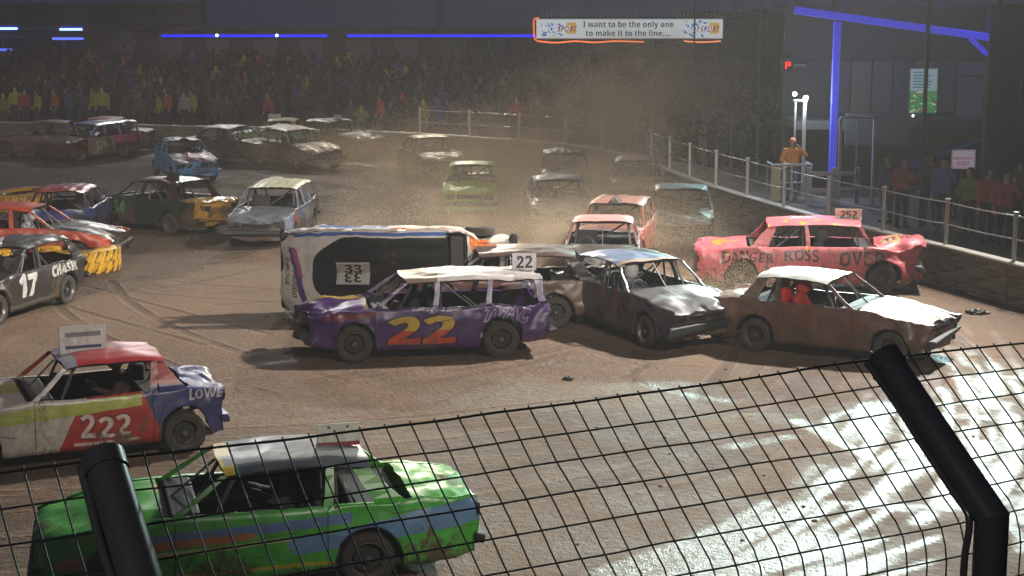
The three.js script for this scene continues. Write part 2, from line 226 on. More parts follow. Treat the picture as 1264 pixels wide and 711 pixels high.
// facing +z, feet at 0, 1.74 m; arms given by elbow and hand points
function figure({ top: T, legs: L, head: Hd = [0.03, 0.025, 0.02], face = skin, eL = [-0.26, 1.12, -0.02], hL = [-0.25, 0.88, 0.08], eR = [0.26, 1.12, -0.02], hR = [0.25, 0.88, 0.08], cell = 0.03, lean = 0 }) {
  const b = [], add = (a, c, ra, rb, k) => b.push([...a, ...c, ra, rb, k]);
  add([0, 1.60, lean + 0.01], [0, 1.64, lean + 0.0], 0.098, 0.1, 3); add([0, 1.55, lean + 0.05], [0, 1.62, lean + 0.06], 0.066, 0.066, 2); add([0, 1.42, lean], [0, 1.52, lean + 0.02], 0.062, 0.058, 2);
  add([-0.13, 1.36, lean], [0.13, 1.36, lean], 0.105, 0.105, 0); add([-0.08, 1.28, lean * 0.8], [-0.08, 1.0, 0], 0.115, 0.11, 0); add([0.08, 1.28, lean * 0.8], [0.08, 1.0, 0], 0.115, 0.11, 0);
  for (const [s, e, h] of [[-1, eL, hL], [1, eR, hR]]) { add([s * 0.2, 1.39, lean], e, 0.066, 0.055, 0); add(e, h, 0.052, 0.042, 0); const d = V3(h[0] - e[0], h[1] - e[1], h[2] - e[2]).normalize(); add(h, [h[0] + d.x * 0.09, h[1] + d.y * 0.09, h[2] + d.z * 0.09], 0.036, 0.03, 2); }
  for (const s of [-1, 1]) { add([s * 0.09, 0.92, 0], [s * 0.1, 0.5, 0.02], 0.1, 0.07, 1); add([s * 0.1, 0.5, 0.02], [s * 0.11, 0.1, -0.01], 0.068, 0.05, 1); add([s * 0.11, 0.045, -0.03], [s * 0.12, 0.04, 0.15], 0.05, 0.042, 4); }
  return body(b, cell, [T, L, face, Hd, [0.02, 0.02, 0.02]]);
}
const peopleMat = new THREE.MeshStandardMaterial({ vertexColors: true, roughness: 0.85 });

// ---------------------------------------------------------------- terrace and crowd beyond the far barrier
const TER0 = 2.2, TSTEP = 0.85, TRISE = 0.135, ROWS = 13;
const sEnd = (() => { for (let s = 0; s < WL; s += 0.1) if (wallAt(s).z > -54) return s; })();
const rowP = (s, o) => { const p = wallAt(s); return p.addScaledVector(wallN(s), o); };
{
  const S = 70, pos = [], idx = []; const prof = [[TER0 - 0.4, 0.1]]; for (let k = 0; k < ROWS; k++) prof.push([TER0 - 0.4 + k * TSTEP, 0.32 + k * TRISE], [TER0 - 0.4 + (k + 1) * TSTEP, 0.32 + k * TRISE]);
  for (let i = 0; i <= S; i++) { const s = i / S * sEnd; for (const [o, h] of prof) { const q = rowP(s, o); pos.push(q.x, h, q.z); } }
  const M = prof.length; for (let i = 0; i < S; i++) for (let k = 0; k < M - 1; k++) { const a = i * M + k; idx.push(a, a + 1, a + M, a + 1, a + M + 1, a + M); }
  const g = new THREE.BufferGeometry(); g.setAttribute('position', new THREE.Float32BufferAttribute(pos, 3)); g.setIndex(idx); g.computeVertexNormals();
  struct('terrace', g, lin(0.035, 0.035, 0.038, 0.85, 0, { flatShading: true }), 'dark stepped standing terrace full of spectators');
  const r = rng(42), geos = [
    figure({ top: [1, 1, 1], legs: [0.5, 0.5, 0.6], face: [3.2, 2.1, 1.6], head: [0.5, 0.45, 0.4], cell: 0.06 }),
    figure({ top: [1, 1, 1], legs: [0.5, 0.5, 0.6], face: [2.6, 1.7, 1.3], head: [0.9, 0.8, 0.7], cell: 0.06, eR: [0.28, 1.15, 0.08], hR: [0.12, 1.3, 0.28], eL: [-0.28, 1.15, 0.1], hL: [-0.1, 1.3, 0.3] }),
    figure({ top: [1, 1, 1], legs: [0.5, 0.5, 0.6], face: [2.6, 1.7, 1.3], head: [0.4, 0.4, 0.4], cell: 0.06, eR: [0.32, 1.5, 0.05], hR: [0.24, 1.78, 0.1] })];
  const spots = [[], [], []];
  for (let k = 0; k < ROWS; k++) { const o = TER0 + k * TSTEP; for (let s = 6 + r() * 0.4; s < sEnd - 0.5; s += 0.24 + r() * 0.34) { const q = rowP(s, o + (r() - 0.5) * 0.75); if (q.x < -0.36 * -q.z - 2) continue; const n = wallN(s); spots[r() < 0.6 ? 0 : r() < 0.75 ? 1 : 2].push([q.x, 0.32 + k * TRISE, q.z, Math.atan2(-n.x, -n.z) + (r() - 0.5) * 0.9, 0.8 + r() * 0.28]); } }
  const o = new THREE.Object3D(), col = new THREE.Color();
  geos.forEach((g, v) => {
    const m = new THREE.InstancedMesh(g, peopleMat, spots[v].length);
    spots[v].forEach(([x, y, z, a, h], i) => { o.position.set(x, y, z); o.rotation.set(0, a, 0); o.scale.set(0.95 + r() * 0.2, h, 1); o.updateMatrix(); m.setMatrixAt(i, o.matrix);
      const t = r(); if (t < 0.03) col.setRGB(0.13, 0.15, 0.03); else if (t < 0.05) col.setRGB(0.15, 0.03, 0.025); else if (t < 0.09) col.setRGB(0.03, 0.04, 0.14); else if (t < 0.11) col.setRGB(0.16, 0.16, 0.16); else { const k = 0.01 + r() * r() * 0.07; col.setRGB(k, k * (0.9 + r() * 0.2), k * (0.9 + r() * 0.4)); }
      m.setColorAt(i, col); });
    m.name = numbered('crowd'); m.castShadow = m.receiveShadow = true; scene.add(m); tag(m, ['dense dark crowd of standing spectators packed on the far terrace', 'spectators holding things in front of them in the far terrace crowd', 'spectators with one arm raised in the far terrace crowd'][v], 'crowd', null, 'stuff');
  });
  // spectators in bright jackets leaning on the far barrier
  const bright = [[[0.22, 0.26, 0.03], 'yellow hi-vis jacket'], [[0.3, 0.07, 0.03], 'orange jacket'], [[0.24, 0.035, 0.03], 'red jacket'], [[0.2, 0.2, 0.21], 'pale grey jacket']];
  const bg = bright.map(([c]) => figure({ top: c, legs: [0.03, 0.03, 0.05], cell: 0.045 }));
  [[14, 0], [28, 2], [46, 0], [66, 1], [112, 0], [124, 0], [195, 0], [206, 1], [228, 3], [236, 0], [330, 2], [470, 1], [642, 2]].forEach(([px, k]) => {
    let bs = 0, bd = 1e9; for (let s = 0; s < sEnd; s += 0.2) { const p = rowP(s, 1.0), d = Math.abs(p.x / -p.z - (px - 632) / 2100 * 0.985); if (d < bd) { bd = d; bs = s; } }
    const p = rowP(bs, 0.75), n = wallN(bs), m = part(numbered('person'), bg[k], peopleMat, scene); m.position.set(p.x, 0.62, p.z); m.rotation.y = Math.atan2(-n.x, -n.z) + (k - 1) * 0.3 + ((px * 7) % 11 - 5) * 0.12; m.scale.setScalar(0.88 + ((px * 13) % 17) / 90);
    tag(m, `person in ${bright[k][1]} standing behind the far plank barrier`, 'person', `people in ${bright[k][1]}s along the far barrier`);
  });
}
// ---------------------------------------------------------------- stand behind the terrace, blue strips, banner
const steel = lin(0.12, 0.125, 0.13, 0.55, 0.3), darkPaint = lin(0.03, 0.032, 0.04, 0.7), greyPanel = lin(0.10, 0.105, 0.115, 0.7);
function areaLight(col, k, w, h, pos, look, parent) { const l = new THREE.RectAreaLight(new THREE.Color().setRGB(...col), k, w, h); l.position.set(...pos); parent.add(l); l.lookAt(...look); l.name = 'light'; return l; }
{
  const w = thing('stand_back_wall', 'long dark clad wall behind the far terrace under blue light strips', 'wall', [0, 0, -87.5]);
  for (let i = 0; i < 30; i++) part('wall_panel', box(1.16, 1.5, 0.1, -21 + i * 1.2, 3.75, 0.004 * (i % 3), 0.01), i % 2 ? greyPanel : darkPaint, w);
  part('roof_edge', box(36.5, 0.16, 0.7, -3.5, 4.56, 0.1, 0.02), darkPaint, w);
  for (const [x0, x1, lab] of [[204, 407, 'blue light strip with two white lamps on the far stand'], [430, 664, 'long blue light strip running up to the white banner']]) {
    const z = -86.9, k = -z / 2100, a = (x0 - 632) * k, b = (x1 - 632) * k, t = thing('blue_light_strip', lab, 'light strip', [(a + b) / 2, 4.22, z], 0, 'blue light strips on the far stand');
    part('housing', box(b - a, 0.2, 0.08, 0, 0, -0.05), darkPaint, t); part('light_tube', box(b - a - 0.05, 0.13, 0.05, 0, 0, 0.03, 0.01), glow(0.004, 0.01, 1, 1.3), t);
    areaLight([0.05, 0.08, 1], 5, b - a, 0.12, [0, 0, 0.1], [(a + b) / 2, 0, z + 14], t);
    if (x0 < 300) for (const px of [272, 345]) { const m = part('lamp', new THREE.SphereGeometry(0.07, 10, 8), glow(1, 0.95, 0.9, 6), t); m.position.set((px - 632) * k - (a + b) / 2, 0.02, 0.1); }
  }
}
{
  const t = thing('snack_bar', 'dark corrugated bar building with two bright blue tubes at far left', 'building', [-23.0, 0, -91]);
  for (let i = 0; i < 44; i++) part('cladding_rib', box(0.13, 1.0, 0.06, -4.4 + i * 0.24, 5.25, 0, 0.02), greyPanel, t);
  part('wall', box(11, 1.3, 0.2, 0.9, 5.2, -0.16), lin(0.11, 0.115, 0.125, 0.7), t);
  part('canopy', box(10.6, 0.16, 2.0, 0.7, 4.66, 0.5, 0.02), darkPaint, t); part('lower_wall', box(11, 2.5, 0.2, 0.9, 3.2, -0.4), lin(0.05, 0.05, 0.07, 0.8), t);
  part('white_board', box(1.32, 0.74, 0.05, -0.02, 5.15, 0.1, 0.01), lin(0.28, 0.28, 0.29, 0.6), t); part('white_board', box(1.0, 0.74, 0.05, -3.7, 5.15, 0.1, 0.01), lin(0.22, 0.22, 0.23, 0.6), t);
  part('counter', box(3.4, 0.14, 0.5, -2.0, 4.12, 1.1, 0.02), lin(0.16, 0.10, 0.06, 0.6), t);
  for (const x of [-3.6, -0.4]) part('post', box(0.09, 2.6, 0.09, x, 2.9, 1.3), steel, t);
  for (const [x, y, w, k] of [[-3.45, 4.54, 1.5, 9.0], [0.1, 4.5, 1.2, 9.0], [-0.1, 4.02, 1.6, 1.6], [-3.5, 3.45, 0.9, 1.2]]) {
    const m = part('light_tube', tube(V3(x - w / 2, y, 1.62), V3(x + w / 2, y, 1.62), 0.06, 8), glow(0.10, 0.16, 1, k), t);
    if (k > 1) areaLight([0.04, 0.07, 1], 22, w, 0.12, [x, y, 1.72], [x - 24, y - 3, -70], t);
  }
  for (let i = 0; i < 9; i++) part('price_card', box(0.1 + (i % 3) * 0.05, 0.26, 0.03, 1.1 + i * 0.27, 3.78 + 0.05 * (i % 2), -0.25), lin(0.45, 0.45, 0.46, 0.6), t);
}
{ // banner over the walkway
  const z = -70, k = -z / 2100, X = (px) => (px - 632) * k, w = X(890) - X(661);
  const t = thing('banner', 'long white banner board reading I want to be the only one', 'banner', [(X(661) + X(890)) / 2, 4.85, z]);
  const tex = canvasTex(2048, 210, (g, W, H) => {
    g.fillStyle = '#d3dadd'; g.fillRect(0, 0, W, H); g.fillStyle = '#b9c2c8'; g.fillRect(0, 0, W, 8); g.fillRect(0, H - 8, W, 8);
    const logo = (x) => { const r = rng(x + 3); g.fillStyle = '#3f6fb5'; for (let i = 0; i < 46; i++) { g.beginPath(); g.ellipse(x + 20 + r() * 250, 105 + (r() - 0.5) * 120 * (0.5 + r()), 6 + r() * 22, 4 + r() * 9, r(), 0, 7); g.fill(); } g.fillStyle = '#c9a43c'; g.fillRect(x + 300, 40, 110, 118); g.font = 'italic bold 92px sans-serif'; g.fillStyle = '#e8ecf2'; g.fillText('MOTOR', x + 12, 138); g.fillStyle = '#8c4a5a'; g.font = 'italic bold 84px sans-serif'; g.fillText('SPORT', x + 196, 136, 210); };
    logo(28); logo(1600);
    g.fillStyle = '#23262c'; g.textAlign = 'center'; g.font = 'bold 86px sans-serif'; g.fillText('I want to be the only one', 1010, 88, 1000); g.fillText('to make it to the line....', 1010, 184, 940);
  });
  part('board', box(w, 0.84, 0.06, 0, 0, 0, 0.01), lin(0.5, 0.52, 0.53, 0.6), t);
  const f = new THREE.PlaneGeometry(w - 0.06, 0.78); f.translate(0, 0, 0.034); part('added_glow_print', f, new THREE.MeshStandardMaterial({ map: tex, emissiveMap: tex, emissive: 0xffffff, emissiveIntensity: 0.62, roughness: 0.55 }), t);  // plain print; floodlight brightness is put in as emission
  part('top_rail', box(w + 0.5, 0.05, 0.08, 0.1, 0.46, 0, 0.01), steel, t);
  const pk = box(0.035, 0.2, 0.035, 0, 0.1, 0), pm = [lin(0.5, 0.5, 0.45, 0.5), lin(0.55, 0.42, 0.08, 0.5)];
  for (let i = 0; i < 50; i++) { const m = part('picket', pk, pm[(i * 7) % 9 < 2 ? 1 : 0], t); m.position.set(-w / 2 + 0.15 + i * (w - 0.05) / 49, 0.48, 0); }
  const rope = (pts, g) => part('rope_light', new THREE.TubeGeometry(new THREE.CatmullRomCurve3(pts.map(([x, y]) => V3(x, y, 0.08))), 24, 0.035, 6), g, t);
  rope([[-w / 2 + 0.12, 0.44], [-w / 2 - 0.05, 0.38], [-w / 2 - 0.08, 0], [-w / 2 - 0.03, -0.42], [-w / 2 + 0.1, -0.5]], glow(1, 0.16, 0.04, 1.1));
  rope([[-w / 2 + 0.1, -0.5], [-w / 2 + 0.8, -0.56], [-w / 2 + 1.6, -0.5], [-w / 2 + 2.4, -0.55], [-w / 2 + 3.2, -0.5], [-w / 2 + 4.4, -0.53]], glow(1, 0.2, 0.06, 1.3));
  rope([[w / 2 - 1.6, -0.5], [w / 2 - 0.9, -0.54], [w / 2 - 0.1, -0.5]], glow(1, 0.3, 0.1, 1.1));
  for (const x of [-w / 2 + 0.3, 0, w / 2 - 0.3]) part('support_post', box(0.09, 4.0, 0.09, x, -2.4, -0.12), steel, t);
}
// ---------------------------------------------------------------- right side: beam shelter, building, platform, sign
{
  const z = -47, k = -z / 2100, P = (px, py, dz = 0) => V3((px - 632) * k, 6 - py * k * 1.0, dz);
  const t = thing('beam_shelter', 'open steel shelter whose sloping beam and post carry an added blue glow', 'shelter', [0, 0, z]);
  const blue = lin(0.06, 0.07, 0.5, 0.5, 0, { emissive: new THREE.Color().setRGB(0.05, 0.05, 0.75), emissiveIntensity: 0.55 });  // blue light falling on the steel is put in as emission
  const bar = (name, a, b, w, d, m) => { const L = a.distanceTo(b), g = box(L, w, d, 0, 0, 0, 0.01), q = part(name, g, m, t); q.position.copy(a).add(b).multiplyScalar(0.5); q.quaternion.setFromUnitVectors(V3(1, 0, 0), b.clone().sub(a).normalize()); return q; };
  bar('added_glow_beam', P(976, 12), P(1216, 45), 0.2, 0.16, blue); bar('added_glow_post', P(1029, 26), P(1028, 236), 0.19, 0.16, blue); bar('added_glow_brace', P(1192, 46), P(1214, 66), 0.13, 0.1, blue);
  areaLight([0.08, 0.1, 1], 9, 5.2, 0.2, [P(1095, 30).x, P(1095, 30).y, -0.12], [11, 1.5, -54], t);  // blue area lamps added along the steel to wash wall and haze
  areaLight([0.08, 0.1, 1], 9, 0.2, 4.0, [P(1029, 130).x, P(1029, 130).y, 0.16], [9, 2, -20], t);
  part('roof', box(9.4, 0.1, 7, 12.0, 6.1, -2.6, 0.02).rotateZ(-0.0), darkPaint, t);
  part('column', box(0.9, 5.9, 0.4, P(1234, 0).x, 2.95, -0.1, 0.02), lin(0.035, 0.036, 0.05, 0.8), t);
}
{
  const z = -50, k = -z / 2100, X = (px) => (px - 632) * k, Y = (py) => 6 - py * k;
  const t = thing('pit_building', 'dim raised pit building with panelled wall, green poster and stair rail', 'building', [0, 0, z]);
  part('floor_slab', box(10, 0.25, 2.4, 13, Y(146), 0.9, 0.02), lin(0.08, 0.08, 0.09, 0.8), t);
  part('back_wall', box(10.5, 5.6, 0.15, 13.2, 3.0, -0.2), lin(0.03, 0.032, 0.04, 0.8), t);
  for (let i = 0; i < 16; i++) part('wall_panel', box(0.58, 1.5, 0.05, X(1035) + i * 0.62, Y(105), -0.08 + 0.006 * (i % 2), 0.01), lin(0.06 + 0.015 * ((i * 5) % 3), 0.064 + 0.015 * ((i * 5) % 3), 0.08, 0.7), t);
  const poster = canvasTex(128, 256, (g, w, h) => { const r = rng(8); g.fillStyle = '#9fb7b0'; g.fillRect(0, 0, w, h); g.fillStyle = '#5d7f86'; for (let i = 0; i < 6; i++) g.fillRect(12, 18 + i * 17, 60 + r() * 45, 8); g.fillStyle = '#3d9a52'; g.fillRect(0, 128, w, 128); for (let i = 0; i < 60; i++) { g.fillStyle = ['#79c35a', '#2e7d3c', '#d8e7c8', '#b5523c'][i % 4]; g.fillRect(r() * w, 128 + r() * 120, 6 + r() * 18, 3 + r() * 9); } });
  const lit = new THREE.MeshStandardMaterial({ map: poster, emissiveMap: poster, emissive: 0xffffff, emissiveIntensity: 0.30, roughness: 0.4 });  // poster print brightened by emission added to its material
  const pw = X(1154) - X(1121); const pf = new THREE.PlaneGeometry(pw, Y(83) - Y(137)); pf.translate(X(1137), Y(110), 0.031); part('poster_frame', box(pw + 0.08, Y(83) - Y(137) + 0.08, 0.06, X(1137), Y(110), -0.004, 0.01), steel, t); part('glow_poster_print', pf, lit, t);
  part('door', box(0.86, 1.75, 0.06, X(1194), Y(112), 0.0, 0.01), lin(0.16, 0.17, 0.19, 0.5), t); part('door_frame', merged([box(0.07, 1.8, 0.1, X(1176), Y(111), 0.02), box(0.07, 1.8, 0.1, X(1212), Y(111), 0.02), box(0.92, 0.07, 0.1, X(1194), Y(92), 0.021)]), lin(0.04, 0.04, 0.05, 0.6), t);
  part('notice_board', box(0.68, 0.8, 0.04, X(1243), Y(107), 0.02, 0.01), lin(0.2, 0.19, 0.1, 0.7), t); part('notice_board', box(0.6, 0.72, 0.04, X(1100), Y(152), 2.14, 0.01), lin(0.2, 0.19, 0.14, 0.7), t);
  part('low_wall', box(2.4, 0.9, 0.1, X(1075), Y(150), 2.15, 0.01), lin(0.06, 0.065, 0.09, 0.7), t);
  const rail = (a, b, r) => part('stair_rail', tube(a, b, r, 8), lin(0.10, 0.11, 0.32, 0.5), t);  // blue light on the handrail is put into its colour
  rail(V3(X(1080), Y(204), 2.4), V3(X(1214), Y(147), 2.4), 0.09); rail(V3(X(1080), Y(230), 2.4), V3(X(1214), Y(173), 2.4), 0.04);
  part('glowing_lamp', new THREE.SphereGeometry(0.04, 8, 6), glow(1, 1, 1, 2), t).position.set(X(1103), Y(134), 2.3);
}
{ // stand roof edge and clad end wall right of the banner
  const z = -73, k = -z / 2100, X = (px) => (px - 632) * k, Y = (py) => 6 - py * k;
  const t = thing('clad_stand_end', 'tall dark end wall of vertical cladding beside the white banner', 'building', [0, 0, z]);
  for (let i = 0; i < 16; i++) part('cladding_sheet', box(0.36, 5.2, 0.05, X(842) + i * 0.375, 2.95, 0.012 * (i % 2), 0.012), i % 3 ? lin(0.045, 0.046, 0.05, 0.7) : lin(0.06, 0.06, 0.064, 0.7), t);
  for (let i = 0; i < 3; i++) part('roof_rail', tube(V3(X(848 + i * 8), Y(34 - i * 8), 0.5), V3(X(975), Y(16 - i * 5), 0.5), 0.05, 6), lin(0.3, 0.3, 0.3, 0.4, 0.4), t);
  const d = canvasTex(64, 64, (g) => { g.fillStyle = '#120505'; g.fillRect(0, 0, 64, 64); g.fillStyle = '#ff2a1c'; g.fillRect(18, 10, 30, 7); g.fillRect(18, 28, 30, 7); g.fillRect(16, 10, 7, 44); g.fillRect(43, 10, 7, 24); });
  const zq = -49.7, s = thing('red_display', 'small glowing red digital display on the corner of the pit building', 'display', [(970 - 632) / 2100 * -zq, 6 + 79 / 2100 * zq, zq]);
  part('case', box(0.36, 0.36, 0.08, 0, 0, -0.05, 0.01), darkPaint, s); const f = new THREE.PlaneGeometry(0.3, 0.3); f.translate(0, 0, -0.006); part('screen', f, new THREE.MeshStandardMaterial({ map: d, emissiveMap: d, emissive: 0xffffff, emissiveIntensity: 2 }), s); part('bracket', box(0.5, 0.06, 0.06, 0.3, 0, -0.1), steel, s);
}
for (const [px, z, h, lab] of [[857, -56.5, 5.9, 'thin steel catch fence pole beside the banner'], [905, -55, 5.9, 'thin steel catch fence pole by the dark cladding'], [938, -53, 5.9, 'thin steel catch fence pole before the clad wall'], [981, -51, 5.6, 'thin pole next to the marshal platform lamps'], [1145, -40.5, 7.5, 'tall dark flag pole behind the barrier near the exit sign']]) {
  const x = (px - 632) / 2100 * -z * 0.99, t = thing('steel_pole', lab, 'pole', [x, 0.5, z]); part('shaft', tube(V3(0, 0, 0), V3(0, h, 0), px === 1145 ? 0.05 : 0.03, 8), px === 1145 ? darkPaint : lin(0.16, 0.16, 0.15, 0.5, 0.3), t); part('foot_plate', box(0.2, 0.03, 0.2, 0, 0.015, 0), steel, t);
}
{ // marshal platform
  const z = -46.4, k = -z / 2100, X = (px) => (px - 632) * k; const cx = X(975), m = lin(0.34, 0.37, 0.44, 0.45, 0.4), wood = lin(0.22, 0.18, 0.12, 0.7);
  const t = thing('marshal_platform', 'railed steel platform where a marshal in orange stands', 'platform', [cx, 0.5, z]);
  part('deck', box(1.12, 0.06, 0.9, 0, 0.03, 0, 0.01), wood, t);
  for (const [x, zz] of [[-0.53, 0.42], [0, 0.42], [0.53, 0.42], [-0.53, -0.42], [0.53, -0.42]]) part('rail_post', box(0.05, 1.05, 0.05, x, 0.56, zz, 0.008), m, t);
  part('top_rail', box(1.14, 0.06, 0.07, 0, 1.10, 0.42, 0.01), m, t); part('mid_rail', box(1.05, 0.04, 0.04, 0, 0.62, 0.42, 0.01), m, t);
  for (const x of [-0.53, 0.53]) part('side_rail', box(0.05, 0.05, 0.86, x, 1.10, 0, 0.01), m, t);
  part('side_panel', box(0.24, 1.0, 0.03, -0.42, 0.55, 0.455, 0.005), lin(0.3, 0.28, 0.2, 0.7), t);
  const mast = thing('lamp_post', 'white lamp post with small bright lamps behind the marshal', 'lamp post', [X(991), 0.5, z - 0.55]);
  part('upright', box(0.09, 2.9, 0.07, 0.12, 1.45, 0, 0.01), lin(0.5, 0.52, 0.52, 0.4), mast); part('upright', box(0.05, 2.75, 0.06, -0.14, 1.38, 0, 0.01), lin(0.45, 0.48, 0.48, 0.4), mast); part('crossbar', box(0.4, 0.06, 0.06, 0, 2.78, 0.01, 0.01), steel, mast);
  for (const [x, y] of [[-0.18, 2.96], [0.14, 2.86]]) { const b = part('lamp', new THREE.SphereGeometry(0.065, 12, 8), glow(0.9, 1, 1, 6), mast); b.position.set(x, y, 0.08); const l = new THREE.PointLight(new THREE.Color().setRGB(0.85, 1, 1), 9); l.position.copy(b.position); l.shadow.radius = 2; l.castShadow = true; l.name = 'lamp_light'; mast.add(l); }
  const g = figure({ top: [0.62, 0.24, 0.04], legs: [0.10, 0.13, 0.2], head: [0.5, 0.15, 0.05], cell: 0.02, eR: [0.34, 1.27, 0.1], hR: [0.12, 1.5, 0.2], eL: [-0.3, 1.15, 0.05], hL: [-0.2, 1.02, 0.3] });
  const p = part('person', g, peopleMat, scene); p.position.set(cx + 0.08, 0.565, z + 0.0); tag(p, 'marshal in orange jacket and orange hat raising a radio to the face', 'person');
  const rd = thing('radio', 'small black handheld radio held by the marshal in orange', 'radio', [cx + 0.08 + 0.03, 0.565 + 1.56, z + 0.23]); part('case', box(0.06, 0.14, 0.035, 0, 0, 0, 0.008), darkPaint, rd); part('aerial', tube(V3(0.02, 0.07, 0), V3(0.02, 0.2, 0), 0.006, 6), darkPaint, rd);
  const gate = thing('rail_gate', 'two rail wooden gate beside the marshal platform', 'gate', [0, 0.5, z + 1.2]);
  const zz = z + 1.2, kk = -zz / 2100, gx = (px) => (px - 632) * kk, gm = lin(0.34, 0.33, 0.3, 0.6);
  for (const y of [1.0, 0.55]) part('rail', box(gx(1062) - gx(1000), 0.11, 0.05, (gx(1062) + gx(1000)) / 2, y - 0.06, 0.06, 0.01).rotateY(0), gm, gate);
  for (const px of [1000, 1031, 1060]) part('post', box(0.13, 1.1, 0.1, gx(px), 0.55, -0.02, 0.01), lin(0.3, 0.31, 0.4, 0.6), gate);
}
{ // white doorway frame and exit sign
  const z = -45, k = -z / 2100, X = (px) => (px - 632) * k, m = lin(0.42, 0.44, 0.44, 0.5);
  const t = thing('gate_frame', 'pale steel goal shaped frame standing behind the barrier', 'frame', [0, 0.5, z]);
  for (const px of [1037, 1079]) part('upright', box(0.08, 2.42, 0.08, X(px), 1.21, 0, 0.01), m, t); part('crossbar', box(X(1079) - X(1037), 0.07, 0.07, X(1058), 2.44, 0.004, 0.01), m, t); part('mid_bar', box(0.04, 2.35, 0.04, X(1058), 1.2, 0, 0.005), lin(0.2, 0.21, 0.25, 0.5), t);
  const e = canvasTex(256, 200, (g, w, h) => { g.fillStyle = '#c9b9c8'; g.fillRect(0, 0, w, h); g.strokeStyle = '#b08a98'; g.lineWidth = 6; g.strokeRect(8, 8, w - 16, h - 16); g.fillStyle = '#a8485c'; g.textAlign = 'center'; g.font = 'bold 40px sans-serif'; g.fillText('EMERGENCY', w / 2, 104, 220); g.font = 'bold 66px sans-serif'; g.fillText('EXIT', w / 2, 170, 150); });
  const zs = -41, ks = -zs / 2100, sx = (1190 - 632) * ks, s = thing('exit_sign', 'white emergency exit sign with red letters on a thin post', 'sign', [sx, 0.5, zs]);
  part('panel', box(0.58, 0.47, 0.03, 0, 6 - 194 * ks - 0.5, 0, 0.006), lin(0.5, 0.45, 0.5, 0.5), s); const f = new THREE.PlaneGeometry(0.56, 0.45); f.translate(0, 6 - 194 * ks - 0.5, 0.018); part('added_glow_print', f, new THREE.MeshStandardMaterial({ map: e, emissiveMap: e, emissive: 0xffffff, emissiveIntensity: 0.28, roughness: 0.5 }), s); part('post', tube(V3(0, 0, -0.04), V3(0, 1.9, -0.04), 0.025, 8), steel, s);  // sign face brightened by added emission, no lamp reaches it
}
{ // spectators on the walkway by the near right barrier
  const list = [[1098, -41.5, [0.05, 0.05, 0.2], 'dark blue coat', 0], [1116, -40.5, [0.5, 0.09, 0.04], 'red orange jacket', 1], [1150, -41, [0.03, 0.03, 0.035], 'black coat', 0], [1168, -39.5, [0.12, 0.13, 0.45], 'bright blue jacket', 2], [1200, -38.8, [0.16, 0.34, 0.06], 'green hi-vis jacket', 1], [1222, -38.2, [0.5, 0.07, 0.05], 'red jacket and dark trousers', 0], [1245, -37.0, [0.34, 0.06, 0.08], 'maroon jacket', 2], [1262, -38.5, [0.04, 0.04, 0.05], 'grey black hooded top', 0], [1180, -42.5, [0.05, 0.05, 0.06], 'charcoal coat', 0]];
  const pose = [{}, { eR: [0.28, 1.15, 0.1], hR: [0.1, 1.3, 0.28], eL: [-0.28, 1.13, 0.1], hL: [-0.12, 1.1, 0.3] }, { eR: [0.3, 1.2, 0.1], hR: [0.16, 1.52, 0.2] }];
  list.forEach(([px, z, c, cl, k], i) => { const p = part(numbered('person'), figure({ top: c, legs: [0.025, 0.027, 0.04], cell: 0.03, ...pose[k] }), peopleMat, scene); const x = (px - 632) / 2100 * -z; p.position.set(x, 0.6, z); p.rotation.y = -0.5 + 0.35 * ((i * 3) % 4) - 0.4; p.scale.setScalar(0.94 + 0.03 * (i % 4)); tag(p, `person in ${cl} standing behind the cable fence near the exit sign`, 'person'); });
}
// floodlight masts
for (const F of FLOODS) {
  const t = thing('floodlight_mast', F.label, 'floodlight', [F.at[0], 0, F.at[2]]);
  const d = V3(...F.to).sub(V3(...F.at)).normalize(), b = V3(0, F.at[1], 0).addScaledVector(d, -0.5);
  part('pole', tube(V3(b.x, 0, b.z), V3(b.x, F.at[1] + 0.2, b.z), 0.14, 10), steel, t);
  const yaw = Math.atan2(d.x, d.z); const head = part('lamp_head', box(1.5, 0.9, 0.25, 0, 0, 0, 0.03), darkPaint, t); head.position.copy(b).addScaledVector(d, 0.22); head.rotation.set(0, yaw, 0); head.rotateX(-Math.asin(d.y));
  for (const [x, y] of [[-0.5, 0.22], [0, 0.22], [0.5, 0.22], [-0.5, -0.22], [0, -0.22], [0.5, -0.22]]) { const q = part('lamp', new THREE.CylinderGeometry(0.18, 0.18, 0.03, 16).rotateX(Math.PI / 2), glow(...F.col, 9), head); q.position.set(x, y, 0.135); }
}
// ---------------------------------------------------------------- banger cars
const M = {
  black: lin(0.012, 0.012, 0.013, 0.6), inner: lin(0.02, 0.019, 0.018, 0.85), tyre: lin(0.035, 0.029, 0.024, 0.85, 0, { bumpMap: bumpTile, bumpScale: 0.003 }), rim: lin(0.13, 0.11, 0.09, 0.5, 0.35), cage: lin(0.10, 0.095, 0.09, 0.5, 0.3),
  seat: lin(0.03, 0.03, 0.035, 0.8), redSeat: lin(0.5, 0.03, 0.02, 0.5), chrome: lin(0.4, 0.39, 0.37, 0.3, 0.8), lamp: lin(0.25, 0.24, 0.22, 0.25, 0.2), mudmat: lin(0.11, 0.08, 0.058, 0.8),
};
